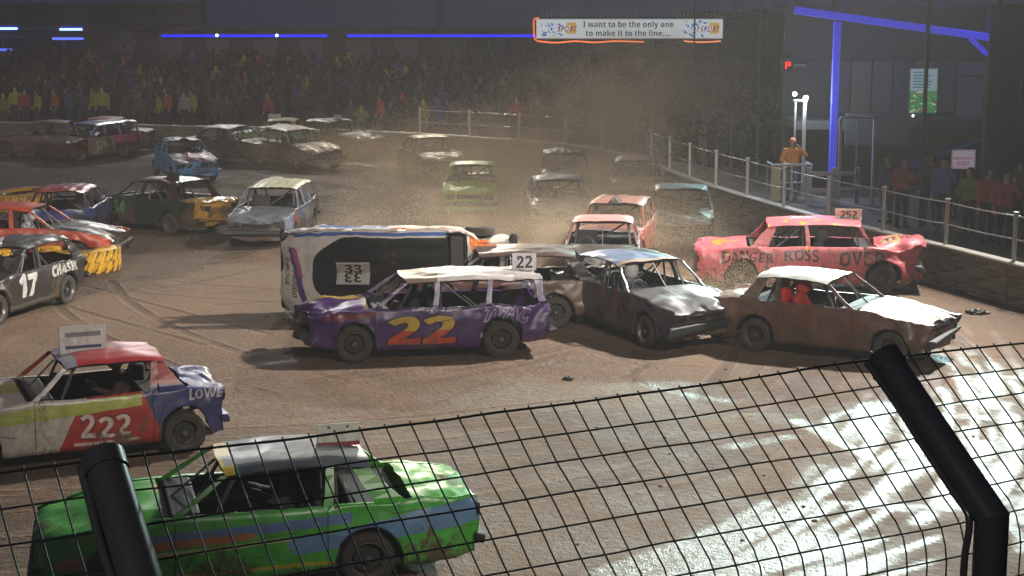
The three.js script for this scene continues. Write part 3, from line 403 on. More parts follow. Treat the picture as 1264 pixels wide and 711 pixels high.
// shared wheel shapes: axis along z, outer face towards +z
const tyreG = (() => { const p = [[0.19, -0.075], [0.225, -0.088], [0.265, -0.09], [0.29, -0.078], [0.3, -0.06], [0.303, 0], [0.3, 0.06], [0.29, 0.078], [0.265, 0.09], [0.225, 0.088], [0.19, 0.075]].map(([r, y]) => new THREE.Vector2(r, y)); return new THREE.LatheGeometry(p, 28).rotateX(Math.PI / 2); })();
const rimG = (holes) => { const s = new THREE.Shape(); s.absarc(0, 0, 0.178, 0, 7); for (let i = 0; i < holes; i++) { const a = i / holes * Math.PI * 2, h = new THREE.Path(); if (holes > 6) h.absellipse(Math.cos(a) * 0.125, Math.sin(a) * 0.125, 0.022, 0.022, 0, 7); else { const w = 0.38; h.moveTo(Math.cos(a - w) * 0.15, Math.sin(a - w) * 0.15); h.lineTo(Math.cos(a + w) * 0.15, Math.sin(a + w) * 0.15); h.lineTo(Math.cos(a + w * 0.6) * 0.075, Math.sin(a + w * 0.6) * 0.075); h.lineTo(Math.cos(a - w * 0.6) * 0.075, Math.sin(a - w * 0.6) * 0.075); h.closePath(); } s.holes.push(h); }
  const face = new THREE.ExtrudeGeometry(s, { depth: 0.014, bevelEnabled: false, curveSegments: 10 }); face.translate(0, 0, 0.028);
  const lip = new THREE.LatheGeometry([[0.172, 0.02], [0.192, 0.08], [0.2, 0.083], [0.2, 0.07], [0.18, -0.07]].map(([r, y]) => new THREE.Vector2(r, y)), 24).rotateX(Math.PI / 2), hubG = new THREE.CylinderGeometry(0.034, 0.046, 0.03, 12).rotateX(Math.PI / 2).translate(0, 0, 0.055); rimG.hub = hubG; return [face, lip]; };
const rimSteel = rimG(9), rimAlloy = rimG(5), drumG = new THREE.CylinderGeometry(0.15, 0.15, 0.06, 16).rotateX(Math.PI / 2).translate(0, 0, -0.03);
const cageCols = {};
let carSeed = 100;

const driverG = {};
function seatDriver(car, [x, y, z], [suit, hat, words], ) {   // seated, hands on the wheel, helmet on; built facing +z, hips at 0
  const k = suit.join() + hat.join(); driverG[k] ??= body([[0, 0.66, 0.06, 0, 0.72, 0.06, 0.13, 0.135, 1], [0, 0.52, 0.02, 0, 0.6, 0.04, 0.06, 0.06, 0], [-0.14, 0.44, 0, 0.14, 0.44, 0, 0.1, 0.1, 0], [-0.08, 0.38, 0, -0.08, 0.06, 0, 0.12, 0.13, 0], [0.08, 0.38, 0, 0.08, 0.06, 0, 0.12, 0.13, 0], [-0.2, 0.45, 0, -0.27, 0.22, 0.14, 0.064, 0.052, 0], [-0.27, 0.22, 0.14, -0.13, 0.32, 0.38, 0.05, 0.042, 0], [-0.13, 0.32, 0.38, -0.12, 0.35, 0.44, 0.045, 0.04, 2], [0.2, 0.45, 0, 0.27, 0.22, 0.14, 0.064, 0.052, 0], [0.27, 0.22, 0.14, 0.13, 0.32, 0.38, 0.05, 0.042, 0], [0.13, 0.32, 0.38, 0.12, 0.35, 0.44, 0.045, 0.04, 2], [-0.1, 0.0, 0.05, -0.12, 0.08, 0.42, 0.095, 0.075, 0], [0.1, 0.0, 0.05, 0.12, 0.08, 0.42, 0.095, 0.075, 0]], 0.032, [suit, hat, [0.03, 0.03, 0.03]]);
  const p = part(numbered('person'), driverG[k], peopleMat, scene); car.updateMatrixWorld(); p.position.set(x, y, z).applyMatrix4(car.matrixWorld); p.quaternion.copy(car.quaternion).multiply(new THREE.Quaternion().setFromAxisAngle(V3(0, 1, 0), Math.PI / 2)); tag(p, words, 'person');
}
function makeCar(o) {
  const P = { L: 4.4, W: 1.68, H: 1.4, belt: 0.9, nose: 0.7, tail: 0.86, type: 'saloon', foh: 0.8, wb: 2.52, cowl: 1.28, screen: 0.62, crumple: 0.03, mud: 0.35, S: 512, doors: 4, wr: 0.29, dents: [], base: '#888', paint: () => {}, fin: null, finX: 0, seat: 'seat', tumble: 0.77, ...o };
  const seed = carSeed++, R = rng(seed), xF = P.L / 2, xR = -P.L / 2, xfa = xF - P.foh, xra = xfa - P.wb, xc = xF - P.cowl, xrf = xc - P.screen;
  const xrr = P.roofRear !== undefined ? xR + P.roofRear : xR + { saloon: 1.12, hatch: 0.5, estate: 0.14 }[P.type], xbs = P.boot !== undefined ? xR + P.boot : xR + { saloon: 0.72, hatch: 0.1, estate: 0.03 }[P.type];
  const hw = P.W / 2, wx = (x) => { const t = Math.abs(x) / xF; if (P.roundTail && x < 0) return hw * (1 - 0.3 * Math.pow(t, 14)); return hw * (1 - 0.13 * Math.pow(t, 7) - 0.03 * t * t); }, sec = (y) => 1 - 0.28 * Math.pow((y - 0.56), 2), zr = hw * P.tumble, roofY = P.H;
  const ytop = (x) => x > xc ? mix(P.belt, P.nose, Math.pow((x - xc) / (xF - xc), 1.35)) : x < xbs ? mix(P.belt, P.tail, (xbs - x) / (xbs - xR + 1e-6)) : P.belt;
  const AR = P.wr + 0.065, sill = 0.2, ybot = (x) => { let y = sill + 0.05 * Math.pow(Math.abs(x) / xF, 6); for (const w of [xfa, xra]) { const d = Math.abs(x - w); if (d < AR) y = Math.max(y, P.wr + Math.sqrt(AR * AR - d * d)); } return y; };
  const bend = (x, y, z) => {   // knocks and buckles of the whole shell
    const e = Math.abs(x) / xF, k = P.crumple * (0.45 + 1.3 * e * e * e); let X = x, Y = y, Z = z; const s = seed * 1.7;
    X += k * noise3(x * 2.1 + s, y * 2.3, z * 1.9) + k * 0.35 * noise3(x * 6 + s, y * 7, z * 6); Y += k * 0.8 * noise3(x * 1.9, y * 2.1 + s, z * 2.2) + k * 0.3 * noise3(x * 7, y * 6 + s, z * 7); Z += k * 0.9 * noise3(x * 2.3, y * 2.6, z * 1.2 + s) + k * 0.35 * noise3(x * 6.5, y * 7, z * 3 + s);
    const cr = (n) => 0.5 - Math.abs(n) * 1.6, f1 = cr(noise3(x * 1.5 + s, y * 2.2, z * 1.6)), f2 = cr(noise3(x * 3.1, y * 3.3 + s, z * 2.7)); Y += k * 0.7 * f1; Z -= Math.sign(z) * k * (0.8 * f2 + 0.5 * f1); X -= k * 0.4 * f2 * e; const f3 = cr(noise3(x * 6.3 + s, y * 6.1, z * 5.7)); Y += k * 0.22 * f3; Z -= Math.sign(z) * k * 0.3 * f3;
    for (const [px, py, pz, r, dx, dy, dz] of P.dents) { const d2 = ((x - px) ** 2 + (y - py) ** 2 + (z - pz) ** 2) / (r * r); if (d2 < 6) { const w = Math.exp(-d2); X += dx * w; Y += dy * w; Z += dz * w; } }
    return [X, Math.max(0.06, Y), Z];
  };
  // ---- paint: one sheet for both flanks, top, ends and number board
  const S = P.S, cv = document.createElement('canvas'); cv.width = cv.height = S; const g = cv.getContext('2d'), LX = P.L + 0.3, YM = 1.62;
  const band = { R: [0, 0.28], L: [0.28, 0.28], T: [0.56, 0.24], E: [0.80, 0.12], F: [0.92, 0.08] };
  const toPx = (s, x, y) => s === 'R' ? [(x + LX / 2) / LX * S, (0 + (1 - y / YM) * 0.28) * S] : s === 'L' ? [(LX / 2 - x) / LX * S, (0.28 + (1 - y / YM) * 0.28) * S] : s === 'T' ? [(x + LX / 2) / LX * S, (0.56 + (y / 1.9 + 0.5) * 0.24) * S] : s === 'N' ? [(0.5 - y / 1.9 * 0.0 + 0) * S, 0] : [0, 0];
  const ends = (s, z, y) => [((s === 'front' ? 0 : 0.5) + 0.25 + z / 1.9 * 0.5) * S, (0.80 + (1 - y / 1.3) * 0.12) * S];
  const at = (s, x, y) => s === 'front' || s === 'rear' ? ends(s, x, y) : toPx(s, x, y);
  const clip = (s, f) => { g.save(); g.beginPath(); const [y0, h] = s === 'front' || s === 'rear' ? band.E : band[s]; g.rect(s === 'rear' ? S / 2 : 0, y0 * S, s === 'front' || s === 'rear' ? S / 2 : S, h * S); g.clip(); f(); g.restore(); };
  const A = {
    g, S, xF, xR, xc, xrf, xrr, xbs, R,
    rect(s, x0, y0, x1, y1, c) { if (s === 'both') { A.rect('R', x0, y0, x1, y1, c); A.rect('L', x0, y0, x1, y1, c); return; } clip(s, () => { const a = at(s, x0, y0), b = at(s, x1, y1); g.fillStyle = c; g.fillRect(Math.min(a[0], b[0]), Math.min(a[1], b[1]), Math.abs(a[0] - b[0]), Math.abs(a[1] - b[1])); }); },
    poly(s, pts, c) { if (s === 'both') { A.poly('R', pts, c); A.poly('L', pts, c); return; } clip(s, () => { g.fillStyle = c; g.beginPath(); pts.forEach(([x, y], i) => { const p = at(s, x, y); i ? g.lineTo(...p) : g.moveTo(...p); }); g.closePath(); g.fill(); }); },
    text(s, str, x, y, h, c, { w = 9, font = 'bold', face = 'sans-serif', skew = 0, line = null, rot = 0, lw = 0.1, half = null, stretch = 1 } = {}) {   // x, y: middle of the baseline, h: letter height in metres
      clip(s, () => { const p = at(s, x, y), sy = s === 'T' ? 0.24 * S / 1.9 : 0.28 * S / YM, sx = S / LX; g.translate(...p); g.transform(1, 0, skew, 1, 0, 0); g.scale(sx / sy * stretch, 1); g.rotate(rot); g.font = `${font} ${h * 1.36 * sy}px ${face}`; g.textAlign = 'center'; const mw = w * sy; if (line) { g.strokeStyle = line; g.lineWidth = h * lw * sy; g.strokeText(str, 0, 0, mw); } if (c && !half) { const tw = g.measureText(str).width, sc = Math.min(1, mw / tw); let px = -tw * sc / 2; g.textAlign = 'left'; g.fillStyle = c; for (const ch of str) { const cw = g.measureText(ch).width * sc; g.save(); g.translate(px, (R() - 0.5) * h * sy * 0.14); g.rotate((R() - 0.5) * 0.13); g.scale(sc * (0.93 + R() * 0.14), 0.9 + R() * 0.2); g.fillText(ch, 0, 0); g.lineWidth = h * sy * 0.035 * R(); g.strokeStyle = c; g.strokeText(ch, 0, 0); g.restore(); px += cw; } } else if (c) { g.fillStyle = c; g.fillText(str, 0, 0, mw); if (half) { g.beginPath(); g.rect(-mw, -h * sy * 0.48, mw * 2, h * sy); g.clip(); g.fillStyle = half; g.fillText(str, 0, 0, mw); } } });
    },
    blot(s, x, y, r, c, n = 8) { clip(s, () => { g.fillStyle = c; for (let i = 0; i < n; i++) { const p = at(s, x + (R() - 0.5) * r * 1.6, y + (R() - 0.5) * r * 1.6); g.beginPath(); g.ellipse(p[0], p[1], r * (0.2 + R() * 0.5) * S / LX, r * (0.2 + R() * 0.4) * S / LX, R() * 3, 0, 7); g.fill(); } }); },
    stripe(s, pts, wid, c) { if (s === 'both') { A.stripe('R', pts, wid, c); A.stripe('L', pts, wid, c); return; } clip(s, () => { g.strokeStyle = c; g.lineWidth = wid * 0.2 * S; g.beginPath(); pts.forEach(([x, y], i) => { const p = at(s, x, y); i ? g.lineTo(...p) : g.moveTo(...p); }); g.stroke(); }); },
  };
  g.fillStyle = P.base; g.fillRect(0, 0, S, S);
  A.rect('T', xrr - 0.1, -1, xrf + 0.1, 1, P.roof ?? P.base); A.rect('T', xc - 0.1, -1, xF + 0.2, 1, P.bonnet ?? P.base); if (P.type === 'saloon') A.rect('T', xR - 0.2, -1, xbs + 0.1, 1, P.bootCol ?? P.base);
  if (P.pillar) A.rect('both', xR - 0.2, P.belt + 0.03, xc + 0.1, 1.62, P.pillar); if (P.frontCol) A.rect('front', -1, 0, 1, 1.3, P.frontCol); if (P.rearCol) A.rect('rear', -1, 0, 1, 1.3, P.rearCol);
  P.paint(A);
  for (let i = 0; i < 120; i++) { g.strokeStyle = ['rgba(200,195,185,.35)', 'rgba(30,24,20,.5)', 'rgba(90,50,30,.5)'][i % 3]; g.lineWidth = (0.3 + R() * 1.1) * S / 512; const x = R() * S, y = R() * 0.9 * S, a = (R() - 0.5) * 0.7, l = R() * 0.12 * S; g.beginPath(); g.moveTo(x, y); g.lineTo(x + Math.cos(a) * l, y + Math.sin(a) * l * 0.4); g.stroke(); }
  if (P.fin) { g.fillStyle = P.fin.bg ?? '#d8d6d0'; g.fillRect(0, 0.92 * S, S * 0.5, 0.08 * S); g.fillStyle = P.fin.fg ?? '#15151a'; g.textAlign = 'center'; g.font = `bold ${0.078 * S}px sans-serif`; for (const x of [0.125, 0.375]) { g.save(); g.translate(x * S, 0.988 * S); g.scale(3.1 / ((P.fin.w ?? 0.62) / (P.fin.h ?? 0.3)) * 0.95, 1); g.fillText(P.fin.text, 0, 0); g.restore(); } if (P.fin.bars) { g.fillStyle = '#8d8c94'; for (const x of [0.03, 0.28]) { g.fillRect(x * S, 0.938 * S, 0.19 * S, 0.014 * S); g.fillStyle = '#3c4070'; g.fillRect(x * S, 0.978 * S, 0.19 * S, 0.009 * S); g.fillStyle = '#8d8c94'; } } if (P.fin.under) { g.fillStyle = P.fin.under; g.fillRect(0, 0.985 * S, S * 0.5, 0.02 * S); } }
  { // dried and wet mud thrown over the paint, in patches with a grain of their own
    const im = g.getImageData(0, 0, S, S), d = im.data, ou = R(), ov = R(), mud = P.mudCol ?? [84, 67, 53];
    for (let y = 0; y < S; y++) for (let x = 0; x < S; x++) {
      const u = x / S, v = y / S, fin = v > 0.92; let low = 0, k = 1;
      if (v < 0.56) { const yy = (1 - (v % 0.28) / 0.28) * YM; low = 0.34 * sstep(0.75, 0.2, yy); } else if (v < 0.80) k = 0.8; else if (v < 0.92) low = 0.2 * sstep(0.75, 0.2, (1 - (v - 0.8) / 0.12) * 1.3); else k = 0.35;
      const n = 0.55 * bil(NC, u * 2.2 + ou, v * 2.2 + ov) + 0.27 * samp(NF, u * 2 + ou, v * 2) + 0.18 * samp(NG, u * 2, v * 2 + ov), t = 0.84 - (P.mud * 0.5 + low * (0.4 + P.mud)) * k; let m = sstep(t - 0.1, t + 0.07, n) * 0.92; m = Math.max(m, (P.film ?? (0.12 + P.mud * 0.5)) * k * samp(NF, u * 3 + ov, v * 3)); const q = (y * S + x) * 4, sh = 0.72 + 0.5 * samp(NG, u * 3, v * 3);
      for (let c = 0; c < 3; c++) d[q + c] = mix(d[q + c] * (0.78 + 0.2 * samp(NF, u, v)), mud[c] * sh, m);
    }
    g.putImageData(im, 0, 0);
  }
  const tex = new THREE.CanvasTexture(cv); tex.colorSpace = THREE.SRGBColorSpace;
  const paint = new THREE.MeshPhysicalMaterial({ map: tex, roughness: (P.gloss ?? 0.5) + 0.06, clearcoat: P.coat ?? 0.16, specularIntensity: P.spec ?? 1, clearcoatRoughness: 0.3, side: THREE.DoubleSide });
  // ---- shell
  const uvOf = { R: (x, y) => toPx('R', x, y), L: (x, y) => toPx('L', x, y), T: (x, y, z) => toPx('T', x, z), front: (x, y, z) => ends('front', z, y), rear: (x, y, z) => ends('rear', z, y), plain: (x, y, z) => [(0.6 + 0.05 * x) * S, (0.95 + 0.01 * z) * S] };
  const finish = (geo, mode, flat) => {
    let q = geo.index && flat ? geo.toNonIndexed() : geo; const p = q.attributes.position, uv = new Float32Array(p.count * 2);
    for (let i = 0; i < p.count; i++) { const x = p.getX(i), y = p.getY(i), z = p.getZ(i), m = mode === 'side' ? (z > 0 ? 'R' : 'L') : mode; const t = uvOf[m](x, y, z); uv[i * 2] = t[0] / S; uv[i * 2 + 1] = 1 - t[1] / S; const b = bend(x, y, z); p.setXYZ(i, ...b); }
    q.setAttribute('uv', new THREE.BufferAttribute(uv, 2)); q.computeVertexNormals(); return q;
  };
  const grid = (us, nv, f) => { const pos = [], idx = [], n = us.length; for (let i = 0; i < n; i++) for (let j = 0; j <= nv; j++) pos.push(...f(us[i], j / nv)); for (let i = 0; i < n - 1; i++) for (let j = 0; j < nv; j++) { const a = i * (nv + 1) + j; idx.push(a, a + nv + 1, a + 1, a + 1, a + nv + 1, a + nv + 2); } const q = new THREE.BufferGeometry(); q.setAttribute('position', new THREE.Float32BufferAttribute(pos, 3)); q.setIndex(idx); return q; };
  const lsp = (a, b, n) => Array.from({ length: n + 1 }, (_, i) => mix(a, b, i / n));
  const root = new THREE.Group(); root.name = numbered(P.name ?? 'banger_car'); scene.add(root); tag(root, P.label, 'car');
  const add = (n, q, m, par = root) => part(n, q, m, par);
  const sidePatch = (xa, xb, s) => {
    let xs = lsp(xa, xb, Math.max(3, Math.round((xb - xa) / 0.06))); for (const w of [xfa, xra]) for (const e of [-AR, AR]) for (const d of [-0.002, 0.002]) { const x = w + e + d; if (x > xa + 0.003 && x < xb - 0.003) xs.push(x); } xs.sort((a, b) => a - b); const nv = 12;
    return finish(grid(xs, nv, (x, v) => { const yb = ybot(x), yt = ytop(x); if (v === 0) return [x, yb + 0.005, s * (wx(x) * sec(yb) - 0.07)]; if (v === 1) return [x, yt - 0.004, s * (wx(x) * sec(yt) - 0.055)]; const t = (v * nv - 1) / (nv - 2), y = mix(yb, yt, t); const crease = 0.008 * Math.exp(-(((y - 0.66) / 0.03) ** 2)); return [x, y, s * (wx(x) * sec(y) - (t > 0.97 ? 0.008 : 0) + crease)]; }), 'side');
  };
  const xd0 = xc - 0.08, xB = P.doors === 4 ? mix(xd0, xra + AR * 0.6, 0.53) : xra + AR + 0.06, xE = P.doors === 4 ? xra + AR * 0.45 : xB, G = 0.008;
  for (const s of [-1, 1]) {
    add('front_wing', sidePatch(xd0 + G, xF - 0.02, s), paint); add('front_door', sidePatch(xB + G, xd0, s), paint); if (P.doors === 4) add('rear_door', sidePatch(xE + G, xB, s), paint); add('rear_quarter', sidePatch(xR + 0.02, xE, s), paint);
  }
  const lid = (xa, xb, crown, drop) => finish(grid(lsp(xa, xb, 20), 20, (x, v) => { const t = v * 2 - 1, yt = ytop(x), w = (wx(x) * sec(yt) - 0.05), e = (x - xa) / (xb - xa); return [x, yt + 0.004 + crown * (1 - t * t) + 0.012 * Math.exp(-(((Math.abs(t) - 0.72) / 0.06) ** 2)) - drop * Math.pow(e, 9) - 0.02 * Math.pow(Math.abs(t), 10), t * w]; }), 'T');
  if (!P.noBonnet) add('bonnet', lid(xc + 0.02, xF - 0.02, 0.035, 0.05), paint);
  if (P.type === 'saloon') add('boot_lid', lid(xbs - 0.02, xR + 0.01, 0.025, 0.03), paint);
  const face = (x0, y0, y1, mode, bow) => finish(grid(lsp(-1, 1, 14), 7, (t, v) => { const y = mix(y0, y1, v), w = wx(x0) * sec(y) - 0.004; return [x0 - Math.sign(x0) * (bow * t * t + 0.05 * Math.pow(v, 3) + 0.03 * (1 - v)), y, t * w]; }), mode);
  add('front_panel', face(xF, 0.24, ytop(xF) - 0.01, 'front', 0.05), paint);
  const yRear = P.type === 'saloon' ? ytop(xR) - 0.005 : P.belt - 0.005; add(P.type === 'saloon' ? 'rear_panel' : 'tailgate', face(xR, 0.26, yRear, 'rear', 0.04), paint);
  const slab = (n, w, h, dp, x, y, z, r, m, mode = 'plain') => add(n, finish(box(dp, h, w, x, y, z, r), mode), m);
  const dk = M.black;
  if (!P.noGrille) { const gw = P.W * 0.46; slab('grille', gw, 0.12, 0.03, xF - 0.035, P.nose - 0.11, 0, 0.01, dk); for (let i = 0; i < 3; i++) slab('grille_bar', gw - 0.03, 0.012, 0.02, xF - 0.018, P.nose - 0.15 + i * 0.04, 0, 0, M.inner); }
  for (const s of [-1, 1]) { slab('headlight_socket', P.W * 0.17, 0.13, 0.05, xF - 0.055, P.nose - 0.11, s * P.W * 0.345, 0.015, P.lamps ? M.lamp : dk); slab('tail_light_socket', P.W * 0.2, 0.12, 0.03, xR + 0.03, Math.min(yRear - 0.12, 0.72), s * P.W * 0.35, 0.012, P.tailLamp ? M.lamp : dk); }
  slab('front_bumper', P.W * 0.98, 0.12, 0.13, xF + 0.0, 0.42, 0, 0.03, P.bumper === 'paint' ? paint : P.bumper === 'chrome' ? M.chrome : dk, 'front'); slab('rear_bumper', P.W * 0.96, 0.12, 0.12, xR - 0.0, 0.42, 0, 0.03, P.bumper === 'chrome' ? M.chrome : P.rearBumperPaint ? paint : dk, 'rear');
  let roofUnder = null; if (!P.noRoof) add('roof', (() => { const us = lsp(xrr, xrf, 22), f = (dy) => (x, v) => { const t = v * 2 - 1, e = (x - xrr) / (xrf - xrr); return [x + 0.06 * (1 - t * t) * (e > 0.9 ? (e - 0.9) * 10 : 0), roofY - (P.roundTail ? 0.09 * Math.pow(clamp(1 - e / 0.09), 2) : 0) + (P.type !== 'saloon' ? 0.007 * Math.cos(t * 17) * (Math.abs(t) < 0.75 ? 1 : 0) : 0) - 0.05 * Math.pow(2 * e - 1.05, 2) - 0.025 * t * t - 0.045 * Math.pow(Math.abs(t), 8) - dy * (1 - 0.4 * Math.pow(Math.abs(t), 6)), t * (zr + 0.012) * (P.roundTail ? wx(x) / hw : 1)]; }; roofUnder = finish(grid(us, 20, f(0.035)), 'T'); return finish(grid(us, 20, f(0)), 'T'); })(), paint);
  if (roofUnder) add('headliner', roofUnder, M.inner);
  const pillar = (n, xb0, xb1, xt0, xt1, s, y0 = P.belt - 0.03) => {
    const e0 = (xt0 - xrr) / (xrf - xrr), yt = roofY - 0.05 * Math.pow(2 * e0 - 1.05, 2) - 0.075, zb = wx((xb0 + xb1) / 2) * sec(P.belt) - 0.02; const shells = [];
    for (const off of [0, -0.035]) shells.push(grid([0, 1], 5, (u, v) => [mix(mix(xb0, xb1, u), mix(xt0, xt1, u), v), mix(y0, yt, v), s * (mix(zb, zr, v) + off + 0.012 * Math.sin(v * Math.PI))]));
    for (const u of [0, 1]) shells.push(grid([0, -0.035], 5, (off, v) => [mix(mix(xb0, xb1, u), mix(xt0, xt1, u), v), mix(y0, yt, v), s * (mix(zb, zr, v) + off + 0.012 * Math.sin(v * Math.PI))]));
    return add(n, merged(shells.map((q) => finish(q, 'side', true))), paint);
  };
  for (const s of [-1, 1]) if (!P.noRoof) {
    pillar('a_pillar', xc - 0.11, xc - 0.02, xrf - 0.02, xrf + 0.05, s); pillar('b_pillar', xB - 0.05, xB + 0.05, xB - 0.1, xB - 0.02, s);
    if (P.type === 'saloon') pillar('c_pillar', xbs + 0.02, xbs + 0.36, xrr + 0.02, xrr + 0.2, s);
    else if (P.type === 'hatch') pillar('c_pillar', xR + 0.1, xR + 0.42, xrr + 0.0, xrr + 0.2, s);
    else { pillar('c_pillar', xE + 0.02, xE + 0.12, xE - 0.05, xE + 0.04, s); pillar('d_pillar', xR + 0.03, xR + 0.14, xrr + 0.02, xrr + 0.12, s); }
  }
  // ---- inside
  slab('floor_pan', P.W * 0.86, 0.05, P.L * 0.9, 0, 0.24, 0, 0, M.inner); slab('firewall', P.W * 0.86, P.belt - 0.3, 0.04, xc - 0.02, (P.belt + 0.2) / 2, 0, 0, M.inner); slab('dashboard', P.W * 0.84, 0.12, 0.3, xc - 0.2, P.belt - 0.06, 0, 0.03, M.black);
  slab('rear_bulkhead', P.W * 0.84, P.type === 'saloon' ? P.belt - 0.34 : 0.3, 0.04, Math.max(xbs + 0.1, xra - 0.1), P.type === 'saloon' ? (P.belt + 0.24) / 2 : 0.45, 0, 0, M.inner); if (P.type === 'saloon') slab('parcel_shelf', P.W * 0.82, 0.03, 0.5, xbs + 0.3, P.belt - 0.06, 0, 0, M.inner);
  for (const s of [-1, 1]) add('door_lining', finish(grid(lsp(Math.max(xR + 0.1, xra - 0.2), xc - 0.03, 10), 4, (x, v) => { const y = mix(Math.max(0.26, ybot(x)), P.belt - 0.02, v); return [x, y, s * (wx(x) * sec(y) - 0.075)]; }), 'plain'), M.inner);
  for (const w of [xfa, xra]) for (const s of [-1, 1]) { const q = new THREE.CylinderGeometry(AR + 0.01, AR + 0.01, 0.36, 12, 1, true, -Math.PI / 2, Math.PI).rotateX(-Math.PI / 2).rotateZ(0).translate(w, P.wr, s * (hw - 0.28)); add('wheel_arch_liner', finish(q, 'plain'), M.inner); }
  const cz = hw - 0.17, yr = roofY - 0.11, pts = { A: (s) => V3(xrf - 0.12, yr, s * (zr - 0.1)), B: (s) => V3(xB - 0.12, yr, s * (zr - 0.1)), bA: (s) => V3(xc - 0.2, 0.28, s * cz), bB: (s) => V3(xB - 0.12, 0.28, s * cz), rB: (s) => V3(Math.max(xra, xB - 1.1), 0.5, s * (cz - 0.06)) };
  const bars = []; for (const s of [-1, 1]) { bars.push(tube(pts.bA(s), pts.A(s), 0.022, 6), tube(pts.A(s), pts.B(s), 0.022, 6), tube(pts.bB(s), pts.B(s), 0.022, 6), tube(pts.B(s), pts.rB(s), 0.02, 6), tube(V3(xc - 0.25, 0.62, s * (cz + 0.05)), V3(xB - 0.12, 0.62, s * (cz + 0.05)), 0.03, 6)); } bars.push(tube(pts.B(-1), pts.B(1), 0.022, 6), tube(pts.A(-1), pts.A(1), 0.02, 6), tube(pts.B(-1), V3(xB - 0.12, 0.5, cz), 0.02, 6), tube(V3(xrf + 0.06, yr, 0), V3(xc - 0.08, P.belt - 0.02, 0), 0.016, 6));
  add('roll_cage', finish(merged(bars), 'plain'), M.cage);
  const sx = xB + 0.12, sz = 0.36; add('driver_seat', finish(merged([box(0.5, 0.14, 0.48, sx + 0.15, 0.42, sz, 0.05), box(0.14, 0.72, 0.46, sx - 0.14, 0.74, sz, 0.05)]), 'plain'), M[P.seat]);
  const sw = new THREE.TorusGeometry(0.17, 0.016, 6, 18).rotateY(Math.PI / 2).rotateZ(0.4).translate(xc - 0.46, P.belt - 0.04, sz); add('steering_wheel', finish(sw, 'plain'), M.black);
  // ---- wheels
  [[xfa, -1], [xfa, 1], [xra, -1], [xra, 1]].forEach(([x, s], i) => { const w = new THREE.Group(); w.name = 'wheel'; root.add(w); const k = P.wr / 0.303; w.position.set(x, P.wr, s * (hw - 0.12)); w.scale.setScalar(k); w.rotation.y = (s > 0 ? 0 : Math.PI) + (i < 2 ? (P.steer ?? 0) : 0) + (P.toe?.[i] ?? 0); part('tyre', tyreG, M.tyre, w); const [rf, rl] = P.alloy ? rimAlloy : rimSteel, r = part('rim', rf, P.rim ?? M.rim, w); r.rotation.z = R() * 6; part('rim_edge', rl, P.rim ?? M.rim, w); part('hub', rimG.hub, M.cage, w); part('brake_drum', drumG, M.inner, w); });
  // ---- number board on the roof
  if (P.fin) { const F = P.fin, w = F.w ?? 0.62, h = F.h ?? 0.3, lean = F.lean ?? 0.22;
    for (const s of [-1, 1]) { const q = new THREE.BoxGeometry(w, h, 0.008), uv = q.attributes.uv, c = s > 0 ? 0 : 0.25; for (let i = 0; i < uv.count; i++) { const fr = i >= 16; uv.setXY(i, (c + (fr ? (i < 20 ? uv.getX(i) : uv.getX(i)) : 0.5) * 0.25), fr ? uv.getY(i) * 0.08 : 0.04); } q.translate(0, h / 2, 0.0); if (s < 0) q.rotateY(Math.PI); const m = add('number_board', q, paint); m.position.set(F.x ?? P.finX, roofY - 0.035, s * (F.gap ?? 0.1)); m.rotation.set(-s * lean, 0, 0); if (F.turn) { m.position.set((F.x ?? 0) + s * (F.gap ?? 0.1), roofY - 0.035, 0); m.rotation.set(0, Math.PI / 2, 0); m.rotateX(-s * lean); } }
    add('board_bracket', merged([box(0.03, h * 0.8, 0.03, (F.x ?? P.finX) - 0.1, roofY + h * 0.35, 0), box(0.03, h * 0.8, 0.03, (F.x ?? P.finX) + 0.1, roofY + h * 0.35, 0)]), M.cage); }
  if (P.bullbar) { const q = []; for (const s of [-1, 1]) q.push(tube(V3(xF + 0.05, 0.25, s * 0.35), V3(xF + 0.06, P.nose + 0.04, s * 0.35), 0.03, 6)); add('bull_bar', merged(q), M.cage); }
  root.position.set(P.at[0], P.at[2] ?? 0, P.at[1]); root.rotation.order = 'YXZ'; root.rotation.y = THREE.MathUtils.degToRad(P.a); if (P.roll) root.rotation.x = P.roll; if (P.pitch) root.rotation.z = P.pitch;
  if (P.driver) seatDriver(root, [sx + 0.1, 0.47, sz], P.driver, P.label);
  return root;
}
